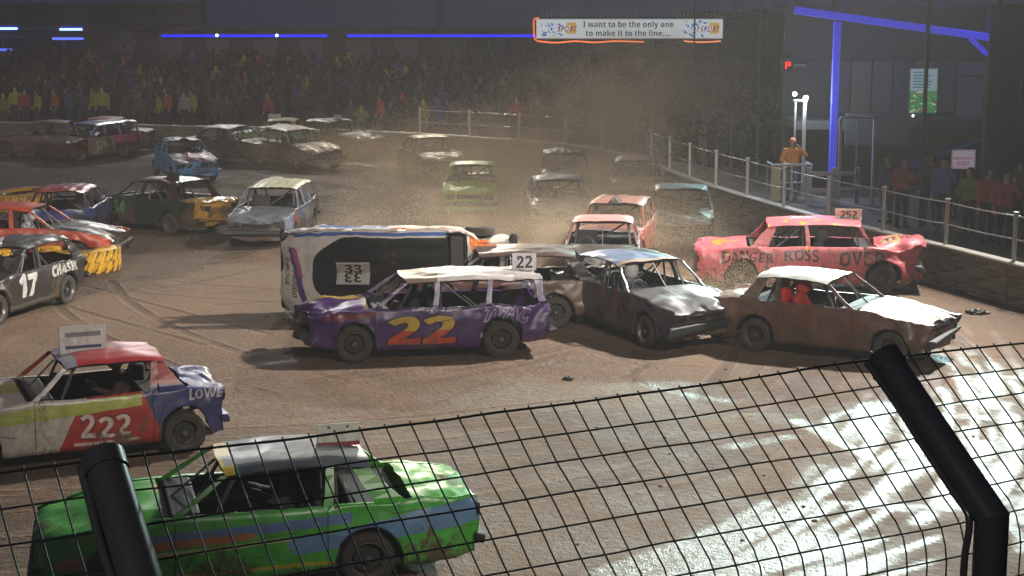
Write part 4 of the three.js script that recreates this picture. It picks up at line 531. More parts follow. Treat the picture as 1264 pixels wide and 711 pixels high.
// ---- the field
makeCar({ S: 1024, label: 'purple estate banger numbered 22 with lilac window pillars', type: 'estate', at: [-1.62, -28.9], a: 190, L: 4.35, foh: 1.0, wb: 2.5, H: 1.4, base: '#45206c', roof: '#b5adab', pillar: '#c3bede', bonnet: '#3c1d58', frontCol: '#2c1a44', mud: 0.16, driver: [[0.03, 0.03, 0.035], [0.05, 0.05, 0.05], 'driver in black helmet and dark overalls inside the purple estate'], crumple: 0.062, gloss: 0.35, fin: { text: '22', bg: '#d9d4de', x: -1.86, w: 0.42, h: 0.3, gap: 0.02, lean: 0.05 }, wr: 0.31,
  dents: [[2.1, 0.6, -0.6, 0.5, -0.25, 0.05, 0.1], [2.0, 0.75, 0.3, 0.35, -0.1, 0.1, 0], [1.5, 0.85, 0.4, 0.4, 0, 0.05, 0]],
  paint: (A) => { A.poly('L', [[0.95, 0.98], [1.0, 1.6], [0.5, 1.6], [0.3, 1.2], [0.62, 0.88]], '#4d2a80'); A.text('L', '22', 0.05, 0.30, 0.46, '#d3b236', { w: 1.3, skew: -0.08, half: '#c9432a', font: '900', line: '#2a1440', lw: 0.12, stretch: 1.75 }); A.poly('T', [[0.3, -1], [0.3, 1], [-0.5, 1], [-0.2, -1]], '#6e5c4c'); A.text('L', 'Energy Tape', -0.2, 0.84, 0.1, '#c9c2dc', { font: 'italic bold', face: 'serif', w: 1.6 }); A.text('L', 'TVAC', -1.35, 0.62, 0.24, '#4f2a7c', { font: 'italic bold', skew: -0.2, line: '#c6bede', lw: 0.14, w: 0.8 }); A.poly('L', [[1.9, 0.78], [0.8, 0.86], [0.75, 0.78], [1.7, 0.66]], '#7a2438'); A.text('R', '22', 0.1, 0.4, 0.42, '#d8b63c', { w: 1.3 }); A.rect('T', 0.5, -0.9, 1.0, 0.9, '#6a5a48'); A.poly('T', [[2.0, 0.5], [1.0, 0.1], [1.05, 0.7], [1.7, 0.75]], '#b79a3a'); A.rect('rear', -0.9, 0.3, 0.9, 1.0, '#4a2574'); } });
makeCar({ S: 1024, name: 'overturned_car', label: 'white estate banger lying on its side with black roof facing out', type: 'estate', tumble: 0.93, roundTail: true, at: [-2.12, -32.95, 0.84], a: 0, roll: Math.PI / 2 - 0.08, L: 4.5, W: 1.68, cowl: 0.95, screen: 0.42, H: 1.45, base: '#c9c3ba', roof: '#0a0a0c', film: 0.03, coat: 0, spec: 0.35, mud: 0.12, dents: [[1.9, 0.7, -0.7, 0.5, -0.3, -0.15, 0.25], [2.1, 0.6, 0.4, 0.6, -0.2, -0.1, 0], [-1.2, 1.4, -0.2, 0.5, 0, -0.05, 0], [0.2, 1.4, 0.3, 0.4, 0, -0.06, 0]], crumple: 0.05, roofRear: 0.02, boot: 0.02, foh: 0.75, wb: 2.7, noGrille: true, fin: { text: '33', bg: '#c9c6c0', fg: '#2c1d1d', x: -0.85, w: 0.62, h: 0.34, gap: 0.03, lean: 0.75 },
  paint: (A) => { A.g.save(); const W = '#d2ccc6'; A.rect('T', A.xR - 0.1, -1, A.xR + 1.3, 1, W); A.rect('T', A.xR, -1, A.xrf, -0.6, W); A.rect('T', A.xR, 0.66, A.xrf, 1, W);
    const n = 24, pts = []; for (let i = 0; i <= n; i++) { const t = i / n * 2 - 1; pts.push([A.xR + 0.64 + 0.6 * Math.pow(Math.abs(t), 3.2), 0.02 + t * 0.68]); } pts.push([A.xrf + 0.1, 0.7], [A.xrf + 0.1, -0.66]); A.poly('T', pts, '#08080a');
    A.poly('T', [[A.xR + 0.17, -0.5], [A.xR + 0.3, -0.5], [A.xR + 0.52, 0.5], [A.xR + 0.42, 0.52]], '#54407e'); A.poly('T', [[A.xR + 0.24, -0.48], [A.xR + 0.34, -0.48], [A.xR + 0.46, 0.1], [A.xR + 0.38, 0.1]], '#a8577e'); A.text('T', 'EMPSLSON', A.xR + 0.12, 0.0, 0.08, '#3a3634', { rot: Math.PI / 2, w: 0.7 }); A.text('T', 'Johnson', A.xR + 0.27, 0.2, 0.11, '#4a5a3a', { rot: Math.PI / 2, font: 'italic bold', face: 'serif', w: 0.5 });
    A.stripe('T', [[A.xR + 0.25, -0.73], [A.xrf, -0.73]], 0.04, '#3f62a8'); A.g.restore(); A.stripe('both', [[A.xc + 1, 0.8], [A.xc - 1.5, 0.86]], 0.05, '#c4622c'); A.rect('L', A.xR + 0.2, 0.5, A.xR + 2, 0.8, '#3f62a8'); A.rect('T', A.xc + 0.1, -0.9, A.xF, -0.45, '#c8703a'); A.rect('T', A.xc + 0.3, -0.3, A.xc + 0.55, 0, '#2a2a30'); } });
makeCar({ S: 1024, label: 'pink saloon banger with crumpled bonnet and black lettering against the barrier', type: 'saloon', at: [6.3, -35.6], a: -6, L: 4.85, H: 1.48, W: 1.64, belt: 0.96, nose: 0.9, tail: 0.92, foh: 0.98, wb: 2.9, cowl: 1.12, screen: 0.34, roofRear: 1.5, boot: 1.12, base: '#d8606c', mud: 0.28, driver: [[0.06, 0.06, 0.08], [0.06, 0.06, 0.07], 'driver in black helmet inside the pink saloon'], crumple: 0.056, gloss: 0.4, bumper: 'none', fin: { text: '252', bg: '#d9d3bd', x: 0.78, w: 0.55, h: 0.24, lean: 0.35, gap: 0.03 }, wr: 0.31,
  dents: [[2.0, 0.8, 0.1, 0.65, 0.0, 0.2, 0.06], [1.75, 0.85, 0.75, 0.25, 0.05, -0.15, -0.16], [2.3, 0.5, 0.8, 0.3, -0.25, 0.1, -0.1], [-2.1, 0.85, 0.5, 0.5, 0.05, -0.06, 0], [1.35, 0.95, 0.2, 0.28, 0, -0.14, 0], [2.35, 0.4, 0, 0.5, -0.25, 0.1, 0]],
  paint: (A) => { A.text('R', 'DANGER', -1.35, 0.62, 0.24, '#2a1c1c', { w: 1.1 }); A.text('R', 'ROSS', -0.22, 0.66, 0.24, '#3a2628', { w: 0.75 }); A.text('R', 'OVER', 1.0, 0.60, 0.28, '#3d2a2c', { w: 0.95 }); A.text('L', 'DANGER OVER', 0, 0.6, 0.26, '#2a1c1c', { w: 2.6 }); for (const [x, y] of [[-0.15, 0.93], [-1.8, 0.84], [0.9, 1.25], [1.1, 0.68]]) A.blot('R', x, y, 0.07, '#d69a2a', 3); A.blot('T', -1.8, 0.1, 0.3, '#d6902a', 6); A.text('R', 'SON', 0.95, 1.02, 0.16, '#2a1c1c', { rot: 0.7, w: 0.4 }); A.blot('T', 1.6, 0.2, 0.35, '#e0a070', 5); A.text('T', 'STEVE', 1.75, 0.3, 0.22, '#2a1c1c', { w: 0.7 }); for (let i = 0; i < 5; i++) A.blot('T', -0.9 + i * 0.35, 0.6 - 0.2 * (i % 2), 0.08, '#d69a2a', 3); } });
makeCar({ S: 1024, label: 'mud brown saloon banger with white bonnet and red seat inside', type: 'saloon', at: [5.55, -28.95], a: -31, L: 4.05, H: 1.38, W: 1.66, foh: 0.74, wb: 2.4, roofRear: 0.85, boot: 0.55, cowl: 1.3, screen: 0.6, base: '#75594e', roof: '#b9bdb6', bonnet: '#d9dcd8', frontCol: '#7d7068', pillar: '#7b6f66', mud: 0.42, driver: [[0.35, 0.03, 0.02], [0.4, 0.04, 0.03], 'driver in red helmet and red overalls inside the mud brown saloon'], crumple: 0.056, gloss: 0.38, seat: 'redSeat', doors: 2,
  dents: [[2.0, 0.5, 0.2, 0.5, -0.12, 0.03, 0], [1.4, 0.8, 0.6, 0.35, 0, -0.04, -0.05]], paint: (A) => { A.blot('R', -0.4, 0.6, 0.35, '#7a4438', 6); A.blot('R', 0.6, 0.55, 0.3, '#7a4a40', 5); A.poly('T', [[A.xrr, -1], [A.xrf + 0.1, -1], [A.xrf + 0.1, 0.2], [A.xrr, 0.6]], '#c6c9c2'); } });
makeCar({ S: 1024, label: 'blue roofed dark saloon banger nosing into the mud brown car', type: 'saloon', at: [2.36, -30.85], a: -63, W: 1.74, L: 4.55, H: 1.4, base: '#3a3a42', roof: '#5a6c94', bonnet: '#6a6c70', frontCol: '#5c5048', pillar: '#4a4c54', mud: 0.36, driver: [[0.05, 0.06, 0.1], [0.3, 0.3, 0.3], 'driver in grey helmet inside the blue roofed dark saloon'], crumple: 0.062, gloss: 0.34, doors: 4, dents: [[2.1, 0.6, -0.7, 0.4, -0.2, 0.05, 0.1], [1.5, 0.85, 0, 0.5, 0, 0.06, 0]], paint: (A) => { A.poly('T', [[A.xrr, -1], [A.xrr, 0.1], [A.xrf, -0.5], [A.xrf, -1]], '#2c3040'); A.rect('T', A.xrf - 0.12, -1, A.xrf + 0.2, 1, '#a88f7c'); A.blot('R', 0.3, 0.55, 0.3, '#6a3a34', 5); A.blot('T', 1.4, 0.1, 0.5, '#888a8c', 6); } });
makeCar({ S: 512, label: 'brown hatchback banger with orange roof edge wedged behind the purple estate', type: 'hatch', at: [-0.42, -31.75], a: 181, L: 4.2, H: 1.42, base: '#5c4a42', roof: '#4a3a34', pillar: '#3a3436', mud: 0.42, crumple: 0.056, gloss: 0.4, paint: (A) => { A.poly('T', [[A.xrf, 0.2], [A.xrf - 0.9, 0.2], [A.xrf - 0.9, 1], [A.xrf, 1]], '#c06a3a'); A.rect('L', -0.5, 0.75, 1.4, 0.9, '#6b3430'); } });
makeCar({ S: 1024, label: 'red, white and blue saloon banger numbered 222 with white roof board', type: 'saloon', at: [-6.12, -22.2], a: 203, L: 4.3, H: 1.38, cowl: 1.7, screen: 0.52, roofRear: 0.8, boot: 0.52, foh: 1.0, wb: 2.72, base: '#cfc6bd', roof: '#a82c30', bootCol: '#34366e', rearCol: '#34366e', mud: 0.26, driver: [[0.05, 0.02, 0.02], [0.4, 0.28, 0.03], 'driver in yellow helmet inside the saloon numbered 222'], crumple: 0.037, gloss: 0.35, pillar: '#b03a3c', doors: 2, fin: { text: '', bars: true, bg: '#e2e0dc', x: -0.4, w: 0.62, h: 0.36, gap: 0.03, lean: 0.05 }, rearBumperPaint: true, wr: 0.29,
  paint: (A) => { A.rect('L', A.xrf - 0.1, 0.9, A.xc + 0.2, 1.6, '#d8d2cc'); A.poly('L', [[-0.2, 0.8], [-1.15, 0.9], [-1.3, 0.2], [0.1, 0.2]], '#b0302c'); A.poly('L', [[-1.0, 0.97], [-2.4, 0.97], [-2.4, 0.2], [-1.3, 0.2]], '#363a78'); A.poly('L', [[1.2, 0.76], [-1.0, 0.9], [-1.0, 0.74], [1.2, 0.58]], '#b9c45c'); A.poly('L', [[-0.3, 0.92], [-1.0, 0.94], [-1.0, 0.88], [-0.3, 0.88]], '#b0302c'); A.text('L', '222', -0.52, 0.36, 0.3, '#e4d6d2', { w: 0.85, line: '#7a1c1c', lw: 0.08 }); A.rect('L', -0.95, 0.27, -0.1, 0.31, '#d8cfc8'); A.text('L', 'LOWE', -1.86, 0.72, 0.14, '#d6d2dc', { w: 0.5 }); A.text('R', '222', 0.1, 0.3, 0.36, '#b0302c', { w: 1.0 }); A.rect('T', A.xrf - 0.15, -1, A.xrf + 0.2, 1, '#8c8e9c'); A.blot('T', A.xc + 0.5, 0.3, 0.5, '#c8b03a', 6); A.text('rear', '', 0, 0, 0.1, '#fff'); } });
makeCar({ S: 1024, label: 'bright green saloon banger with blue and orange stripes by the fence', type: 'saloon', at: [-2.72, -17.35], a: 195, L: 4.5, H: 1.36, base: '#46b53a', roof: '#39424a', bonnet: '#54b944', pillar: '#4fb043', mud: 0.24, driver: [[0.03, 0.03, 0.03], [0.45, 0.36, 0.05], 'driver in yellow helmet and black overalls inside the bright green saloon'], crumple: 0.037, gloss: 0.32, doors: 2, fin: { text: '', bg: '#c9cdc0', under: '#8a3038', x: -0.9, w: 0.45, h: 0.24, gap: 0.03, lean: 0.1 },
  paint: (A) => { A.poly('L', [[1.4, 0.72], [-0.9, 0.82], [-0.9, 0.72], [1.4, 0.6]], '#5c7fb4'); A.poly('L', [[1.2, 0.66], [0.1, 0.70], [0.1, 0.63], [1.2, 0.58]], '#c47a4a'); A.poly('L', [[-0.2, 0.58], [-2.3, 0.86], [-2.3, 0.6], [-0.3, 0.42]], '#6492bc'); A.poly('L', [[2.0, 0.52], [-0.3, 0.62], [-0.3, 0.58], [2.0, 0.47]], '#cfd49a'); A.poly('L', [[2.1, 0.3], [-1, 0.33], [-1, 0.29], [2.1, 0.26]], '#c2b53a'); A.poly('L', [[2.1, 0.5], [1.2, 0.58], [1.2, 0.44], [2.0, 0.4]], '#c78a78'); A.blot('T', 0.7, 0.3, 0.3, '#c8b23a', 5); A.rect('T', A.xrf - 0.1, -1, A.xrf + 0.2, 1, '#c8ae3a'); A.stripe('T', [[A.xrr, -0.3], [A.xrf, -0.3]], 0.2, '#7d868a'); } });
makeCar({ S: 1024, label: 'black hatchback banger numbered 17 with white lettering and alloy wheels', type: 'hatch', at: [-9.92, -32.55], a: -107, L: 3.9, H: 1.38, W: 1.62, foh: 0.72, wb: 2.4, roofRear: 0.42, base: '#2b2b2a', roof: '#3a3b38', mud: 0.22, driver: [[0.04, 0.04, 0.05], [0.25, 0.25, 0.25], 'driver in grey helmet inside the black hatchback numbered 17'], crumple: 0.050, gloss: 0.3, alloy: true, rim: lin(0.2, 0.19, 0.18, 0.4, 0.6), doors: 4, wr: 0.3, fin: { text: '17', bg: '#cfccc6', x: 0.1, w: 0.4, h: 0.16, lean: 0.6, gap: 0.02 },
  paint: (A) => { A.text('L', '17', 0.28, 0.42, 0.42, '#e4e2dd', { w: 0.62, line: '#e4e2dd', lw: 0.08 }); A.text('L', 'CHASER', -1.05, 0.66, 0.2, '#e0ded8', { w: 1.2, line: '#e0ded8', lw: 0.06 }); A.text('L', 'E DON', 1.3, 0.66, 0.13, '#d6d4ce', { w: 0.7 }); for (let i = 0; i < 30; i++) A.blot('L', -1.6 + 2 * A.R(), 0.95 + 0.45 * A.R(), 0.03, '#b8b4aa', 2); A.rect('L', -1.9, 0.2, 1.9, 0.3, '#55524c'); } });
makeCar({ S: 512, label: 'orange red saloon banger with black bonnet behind the yellow tyre', type: 'saloon', at: [-11.15, -38.95], a: -3, L: 4.3, H: 1.38, base: '#b8401f', bonnet: '#2a2624', frontCol: '#3a2c26', mud: 0.25, driver: [[0.2, 0.2, 0.22], [0.35, 0.35, 0.33], 'driver in white helmet inside the orange red saloon'], crumple: 0.044, gloss: 0.35, dents: [[2.1, 0.7, 0.4, 0.5, 0.0, -0.1, 0]], paint: (A) => { A.rect('R', 1.2, 0.2, 2.3, 0.5, '#4a2a20'); } });
makeCar({ S: 512, label: 'blue hatchback banger with red roof seen from behind', type: 'hatch', at: [-11.32, -43.6], a: 93, L: 4.0, H: 1.38, roofRear: 0.35, base: '#28366e', roof: '#a83a28', rearCol: '#2b3a80', mud: 0.22, crumple: 0.044, gloss: 0.3, pillar: '#3a3f58', paint: (A) => { A.rect('L', -2, 0.5, 0, 0.9, '#b8b4a8'); } });
makeCar({ S: 1024, label: 'dark green saloon banger numbered 54 with golden yellow tail', type: 'saloon', at: [-9.3, -44.9], a: 145, L: 4.45, H: 1.4, base: '#1d2a22', roof: '#4a1f22', bootCol: '#c99a32', rearCol: '#c4953a', mud: 0.25, crumple: 0.056, gloss: 0.3, pillar: '#3a2426', rearBumperPaint: true, fin: { text: '54', bg: '#3a5a38', fg: '#1c241c', x: -0.45, w: 0.45, h: 0.22, lean: 0.6, gap: 0.03 },
  paint: (A) => { A.text('L', '54', 0.75, 0.42, 0.36, '#4d9a5a', { w: 0.9, line: '#2a4a30', lw: 0.1 }); A.rect('L', 0.1, 0.2, 2.4, 0.92, 'rgba(30,70,42,0.45)'); A.text('L', '54', 0.75, 0.42, 0.36, '#58a866', { w: 0.9 }); A.rect('L', -2.3, 0.5, -1.95, 0.95, '#bf8f34'); A.rect('rear', -0.5, 0.5, 0.5, 0.7, '#8a6a34'); } });
makeCar({ S: 512, label: 'silver blue estate banger with pale yellow roof driving towards the overturned car', type: 'estate', at: [-6.05, -43.0], a: -94, L: 4.3, H: 1.4, base: '#6f7f9a', roof: '#b9b45a', bonnet: '#6c727c', frontCol: '#4a4a4e', mud: 0.34, crumple: 0.044, pillar: '#8e96b0', paint: (A) => { A.blot('L', 1.2, 0.7, 0.25, '#b8582c', 4); A.rect('L', -1.6, 0.5, 0.4, 0.8, '#a8b0b8'); } });
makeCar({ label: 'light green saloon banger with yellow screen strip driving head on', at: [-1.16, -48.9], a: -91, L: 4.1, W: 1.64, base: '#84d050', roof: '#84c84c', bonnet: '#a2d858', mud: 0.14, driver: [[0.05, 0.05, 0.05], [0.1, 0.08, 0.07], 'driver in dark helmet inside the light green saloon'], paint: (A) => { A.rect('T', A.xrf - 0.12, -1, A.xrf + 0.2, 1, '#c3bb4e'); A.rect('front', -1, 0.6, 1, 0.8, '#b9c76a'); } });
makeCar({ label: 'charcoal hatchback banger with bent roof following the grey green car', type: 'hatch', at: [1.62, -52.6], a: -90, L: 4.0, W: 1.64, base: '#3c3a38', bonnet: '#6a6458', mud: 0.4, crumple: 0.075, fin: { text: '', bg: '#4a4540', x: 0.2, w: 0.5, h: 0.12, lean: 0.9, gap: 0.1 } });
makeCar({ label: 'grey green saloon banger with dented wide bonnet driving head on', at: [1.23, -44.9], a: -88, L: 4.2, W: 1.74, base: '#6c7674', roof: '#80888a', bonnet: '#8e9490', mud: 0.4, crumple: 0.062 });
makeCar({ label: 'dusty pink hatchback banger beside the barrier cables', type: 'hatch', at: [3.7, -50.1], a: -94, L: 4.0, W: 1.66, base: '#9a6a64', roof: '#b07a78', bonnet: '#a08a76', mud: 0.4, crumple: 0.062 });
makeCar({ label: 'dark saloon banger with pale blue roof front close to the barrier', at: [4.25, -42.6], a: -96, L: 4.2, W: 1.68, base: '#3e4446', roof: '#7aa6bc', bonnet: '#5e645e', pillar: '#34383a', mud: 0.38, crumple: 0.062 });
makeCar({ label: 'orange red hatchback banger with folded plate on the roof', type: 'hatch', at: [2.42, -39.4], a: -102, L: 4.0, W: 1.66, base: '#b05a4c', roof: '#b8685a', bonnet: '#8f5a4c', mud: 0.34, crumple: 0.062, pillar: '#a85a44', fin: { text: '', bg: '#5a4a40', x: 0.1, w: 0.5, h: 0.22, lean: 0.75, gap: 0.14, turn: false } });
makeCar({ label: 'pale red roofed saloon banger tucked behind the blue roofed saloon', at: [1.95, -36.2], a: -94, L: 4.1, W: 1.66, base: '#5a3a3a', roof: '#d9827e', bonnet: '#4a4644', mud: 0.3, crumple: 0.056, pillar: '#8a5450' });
makeCar({ label: 'dark saloon banger with bright yellow roof coming round the bend', at: [-2.78, -58.7], a: -72, L: 4.1, W: 1.64, base: '#3a332e', roof: '#e0cb20', bonnet: '#6a6256', mud: 0.14, crumple: 0.056 });
makeCar({ label: 'small light blue and white hatchback banger turning across the infield', type: 'hatch', at: [-11.15, -57.9], a: -66, L: 3.7, W: 1.58, H: 1.34, base: '#6aa0cc', roof: '#3a4a60', bonnet: '#c8c4c0', frontCol: '#4f93cf', bumper: 'paint', mud: 0.22, crumple: 0.069, fin: { text: '', bg: '#24303c', x: 0, w: 0.5, h: 0.1, lean: 0.9, gap: 0.1 }, paint: (A) => { A.rect('T', A.xc, -0.3, A.xF, 0.3, '#7c3a4a'); } });
makeCar({ label: 'maroon estate banger with light blue roof pillars and pink tail', type: 'estate', at: [-16.15, -65.0], a: -117, L: 4.4, H: 1.42, base: '#5a2426', roof: '#7d95cc', pillar: '#8ea6dc', bonnet: '#6a3a34', mud: 0.25, crumple: 0.050, gloss: 0.3, paint: (A) => { A.rect('L', -2.4, 0.6, -0.5, 0.95, '#d0507e'); A.rect('L', -0.5, 0.2, 1.0, 0.9, '#a89a84'); A.text('L', '126', 0.25, 0.45, 0.32, '#e0d8c8', { w: 0.9 }); } });
makeCar({ label: 'red roofed saloon banger passing behind the maroon estate', at: [-16.6, -68.3], a: 180, L: 4.3, base: '#8a4a3a', roof: '#c03a34', bootCol: '#9ac0bc', mud: 0.25 });
makeCar({ label: 'dark maroon saloon banger running along the far barrier', at: [-18.25, -66.3], a: 183, L: 4.3, base: '#4a2024', roof: '#5a4034', bonnet: '#6a2a2c', frontCol: '#b8c0b8', mud: 0.25 });
makeCar({ label: 'black saloon banger with white roof sliding sideways by the far barrier', at: [-10.35, -63.6], a: -30, L: 4.2, base: '#2c2c2a', roof: '#b8b8ae', bonnet: '#a09474', mud: 0.3, crumple: 0.062, pillar: '#3a3a36' });
makeCar({ label: 'cream and brown estate banger with pale pillars kicking up dust', type: 'estate', at: [-7.78, -62.1], a: -56, L: 4.3, H: 1.42, base: '#5a4a48', roof: '#c2b294', pillar: '#b8a88e', bonnet: '#b49a78', mud: 0.34, crumple: 0.062 });
makeCar({ label: 'lime green and yellow saloon banger sliding along the far barrier', at: [-9.4, -67.6], a: 176, L: 4.1, base: '#4f9a48', roof: '#c2bc34', pillar: '#a8b440', bonnet: '#4a9a50', mud: 0.2, fin: { text: '', bg: '#d0ccc0', x: 0, w: 0.5, h: 0.2, lean: 0.3, gap: 0.05 } });
makeCar({ label: 'dark blue hatchback banger with white roof board by the far barrier', type: 'hatch', at: [-6.7, -66.8], a: -48, L: 3.9, base: '#2e2c3a', roof: '#3a3a4a', frontCol: '#a85048', mud: 0.3, crumple: 0.062, fin: { text: '', bg: '#d8d6d0', x: -0.2, w: 0.45, h: 0.2, lean: 0.3, gap: 0.05 } });
// ---------------------------------------------------------------- yellow marker tyres on the infield
{
  const tm = new THREE.MeshStandardMaterial({ map: dataTex(512, 128, (u, v) => { const m = sstep(0.52, 0.62, 0.6 * bil(NC, u * 2, v * 0.6 + 0.2) + 0.4 * samp(NF, u, v * 0.4)), k = 0.9 + 0.2 * samp(NF, u, v); return [mix(0.74 * k, 0.3, m * 0.8), mix(0.56 * k, 0.24, m * 0.8), mix(0.10, 0.17, m * 0.8)]; }, true), roughness: 0.5, side: THREE.DoubleSide });
  const mk = (R, H, x, z, y, tilt, label) => {
    const t = thing('marker_tyre', label, 'tyre', [x, y, z], x * 1.7); t.rotation.z = tilt; const h = H / 2;
    part('carcass', new THREE.LatheGeometry([[R * 0.5, -h * 0.75], [R * 0.55, -h], [R * 0.86, -h], [R * 0.95, -h * 0.8], [R * 0.965, 0], [R * 0.95, h * 0.8], [R * 0.86, h], [R * 0.55, h], [R * 0.5, h * 0.75]].map(([r, yy]) => new THREE.Vector2(r, yy + h)), 48), tm, t);
    const s = new THREE.Shape(); s.moveTo(-0.05, 0); s.lineTo(0.06, 0); s.quadraticCurveTo(0.10, h * 0.45, 0.2, h * 0.86); s.lineTo(0.06, h * 0.86); s.quadraticCurveTo(0.0, h * 0.45, -0.05, 0); const g = new THREE.ExtrudeGeometry(s, { depth: 0.045, bevelEnabled: true, bevelSize: 0.008, bevelThickness: 0.008, bevelSegments: 1, curveSegments: 4 });
    const n = 24; for (let i = 0; i < n * 2; i++) { const m = part('tread_lug', g, tm, t), a = (Math.floor(i / 2) + (i % 2) * 0.5) / n * Math.PI * 2; m.position.set(Math.sin(a) * (R * 0.94), h + (i % 2 ? -h * 0.06 : h * 0.06), Math.cos(a) * (R * 0.94)); m.rotation.y = a; if (i % 2) m.rotation.z = Math.PI; }
  };
  mk(0.92, 0.52, -9.75, -38.75 + 0.85, 0.0, 0, 'big yellow tractor tyre lying flat before the orange red car');
  mk(0.92, 0.5, -11.9, -37.9, 0, 0, 'big yellow tractor tyre behind the windows of the black hatchback');
  mk(0.92, 0.5, -14.3, -49.4, 0, 0.1, 'big yellow tractor tyre lying by the blue hatchback');
  mk(0.9, 0.5, -16.0, -48.4, 0, 0, 'yellow tractor tyre at the edge of the infield beside another');
}
// ---------------------------------------------------------------- cranked wire fence in front of the stand
{
  const hT = 4.87, A = V3(-1.238, 0, -3.981), D = V3(0.875, 0, -0.4841), N = V3(-0.4841, 0, -0.875), ARM = 0.66, TH = 0.90, CW = 0.0742, RH = 0.1045, wm = lin(0.02, 0.02, 0.02, 0.5, 0.4), pm = lin(0.03, 0.03, 0.031, 0.28);
  const hB = hT - ARM * Math.cos(TH), off = ARM * Math.sin(TH), r = rng(31), wob = (t, v) => 0.010 * noise3(t * 1.1, v * 1.3, 1) + 0.004 * noise3(t * 5, v * 4, 7);
  // a point of the mesh: t along the fence, v metres down from the top edge
  const at = (t, v) => { const w = wob(t, v), w2 = wob(t + 40, v); const p = A.clone().addScaledVector(D, t + w2); let h = hT, o = 0; if (v < ARM) { h -= v * Math.cos(TH); o = -v * Math.sin(TH); } else { h = hB - (v - ARM); o = -off; } p.addScaledVector(N, o + w * 0.6); p.y = h + w * 0.8 + (v < 0.2 ? -0.012 * Math.abs(Math.sin((t - 0.22) / 2.49 * Math.PI)) : 0); return p; };
  const fence = thing('wire_fence', 'dark welded wire mesh fence leaning over the edge of the track', 'fence');
  const T0 = -1.2, T1 = 5.2, V1 = 2.2, wireTube = (pts, rad, name) => part(name, new THREE.TubeGeometry(new THREE.CatmullRomCurve3(pts, false, 'centripetal'), pts.length * 2, rad, 5), wm, fence);
  for (let i = 0, t = T0; t <= T1; t += CW, i++) { const pts = []; for (let v = -0.012; v < V1; v += 0.105) pts.push(at(t, Math.max(v, -0.012))); wireTube(pts, 0.0026, 'upright_wire'); }
  for (let v = 0, k = 0; v <= V1; v += RH, k++) { const pts = []; for (let t = T0; t <= T1 + 0.05; t += 0.15) pts.push(at(t, v).addScaledVector(N, 0.004)); wireTube(pts, k ? 0.0027 : 0.0036, 'cross_wire'); }
  const lab = ['black cranked fence post with open pipe end beside the green car', 'black cranked fence post standing over the bright wet ground', 'black cranked fence post further along the wire fence', 'black cranked fence post at the near end of the wire fence'];
  [0.2, 2.67, 5.14, -2.27].forEach((t, i) => {
    const b = A.clone().addScaledVector(D, t + 0.03).addScaledVector(N, -off - 0.055), post = thing('fence_post', lab[i], 'post', [b.x, 0, b.z], 0, 'cranked posts of the wire fence');
    const R = 0.05, B = V3(0, hB + 0.05, 0), dir = V3(N.x * Math.sin(TH), Math.cos(TH), N.z * Math.sin(TH)), E = B.clone().addScaledVector(dir, ARM - 0.03);
    // mitred pipe: lower length and arm meet in the half-angle plane
    const pipe = (P0, P1, ax, m0, m1) => { const n = 28, pos = [], idx = [], side = D.clone().normalize(), up2 = V3().crossVectors ? side.clone().cross(ax).normalize() : null; const ring = (C, mn) => { for (let q = 0; q < n; q++) { const a = q / n * Math.PI * 2, o = side.clone().multiplyScalar(Math.cos(a) * R).addScaledVector(up2, Math.sin(a) * R), p = C.clone().add(o); if (mn) p.addScaledVector(ax, -o.dot(mn) / ax.dot(mn)); pos.push(p.x, p.y, p.z); } }; ring(P0, m0); ring(P1, m1); for (let q = 0; q < n; q++) { const a = q, c = (q + 1) % n; idx.push(a, c, a + n, c, c + n, a + n); } const g = new THREE.BufferGeometry(); g.setAttribute('position', new THREE.Float32BufferAttribute(pos, 3)); g.setIndex(idx); g.computeVertexNormals(); return g; };
    const mn = V3(0, 1, 0).add(dir).normalize(); part('upright', pipe(V3(0, 0, 0), B, V3(0, 1, 0), null, mn), pm, post); part('arm', pipe(B, E, dir, mn, null), pm, post);
    const cap = new THREE.CylinderGeometry(R + 0.004, R + 0.004, 0.05, 28, 1, true), q = new THREE.Quaternion().setFromUnitVectors(V3(0, 1, 0), dir); cap.applyQuaternion(q).translate(E.x - dir.x * 0.024, E.y - dir.y * 0.024, E.z - dir.z * 0.024); part('end_collar', cap, pm, post);
    const disc = new THREE.CircleGeometry(R - 0.002, 28).rotateX(-Math.PI / 2).applyQuaternion(q).translate(E.x - dir.x * 0.012, E.y - dir.y * 0.012, E.z - dir.z * 0.012); part('end_cap', disc, lin(0.008, 0.008, 0.008, 0.7), post);
    // flat clamping strip that holds the mesh to the arm
    const so = D.clone().multiplyScalar(-0.055).addScaledVector(N, 0.035); const st = []; for (let s = 0; s <= 12; s++) { const u = s / 12, p = u < 0.72 ? E.clone().addScaledVector(dir, -0.03 - u / 0.72 * (ARM - 0.02)) : B.clone().add(V3(0, -(u - 0.72) / 0.28 * 0.28, 0)); p.add(so).addScaledVector(D, 0.012 * noise3(u * 3, i, 2) - (u > 0.8 ? 0.012 : 0)); st.push(p); }
    const sg = new THREE.TubeGeometry(new THREE.CatmullRomCurve3(st), 40, 0.012, 6); part('clamping_strip', sg, pm, post);
    for (const u of [0.12, 0.5, 0.8]) { const p = E.clone().addScaledVector(dir, -u * ARM).add(so.clone().multiplyScalar(0.6)); part('wire_tie', new THREE.TorusGeometry(0.03, 0.004, 5, 12).applyQuaternion(q).translate(p.x, p.y, p.z), wm, post); }
    part('foot_plate', box(0.25, 0.02, 0.25, 0, 0.01, 0), pm, post);
  });
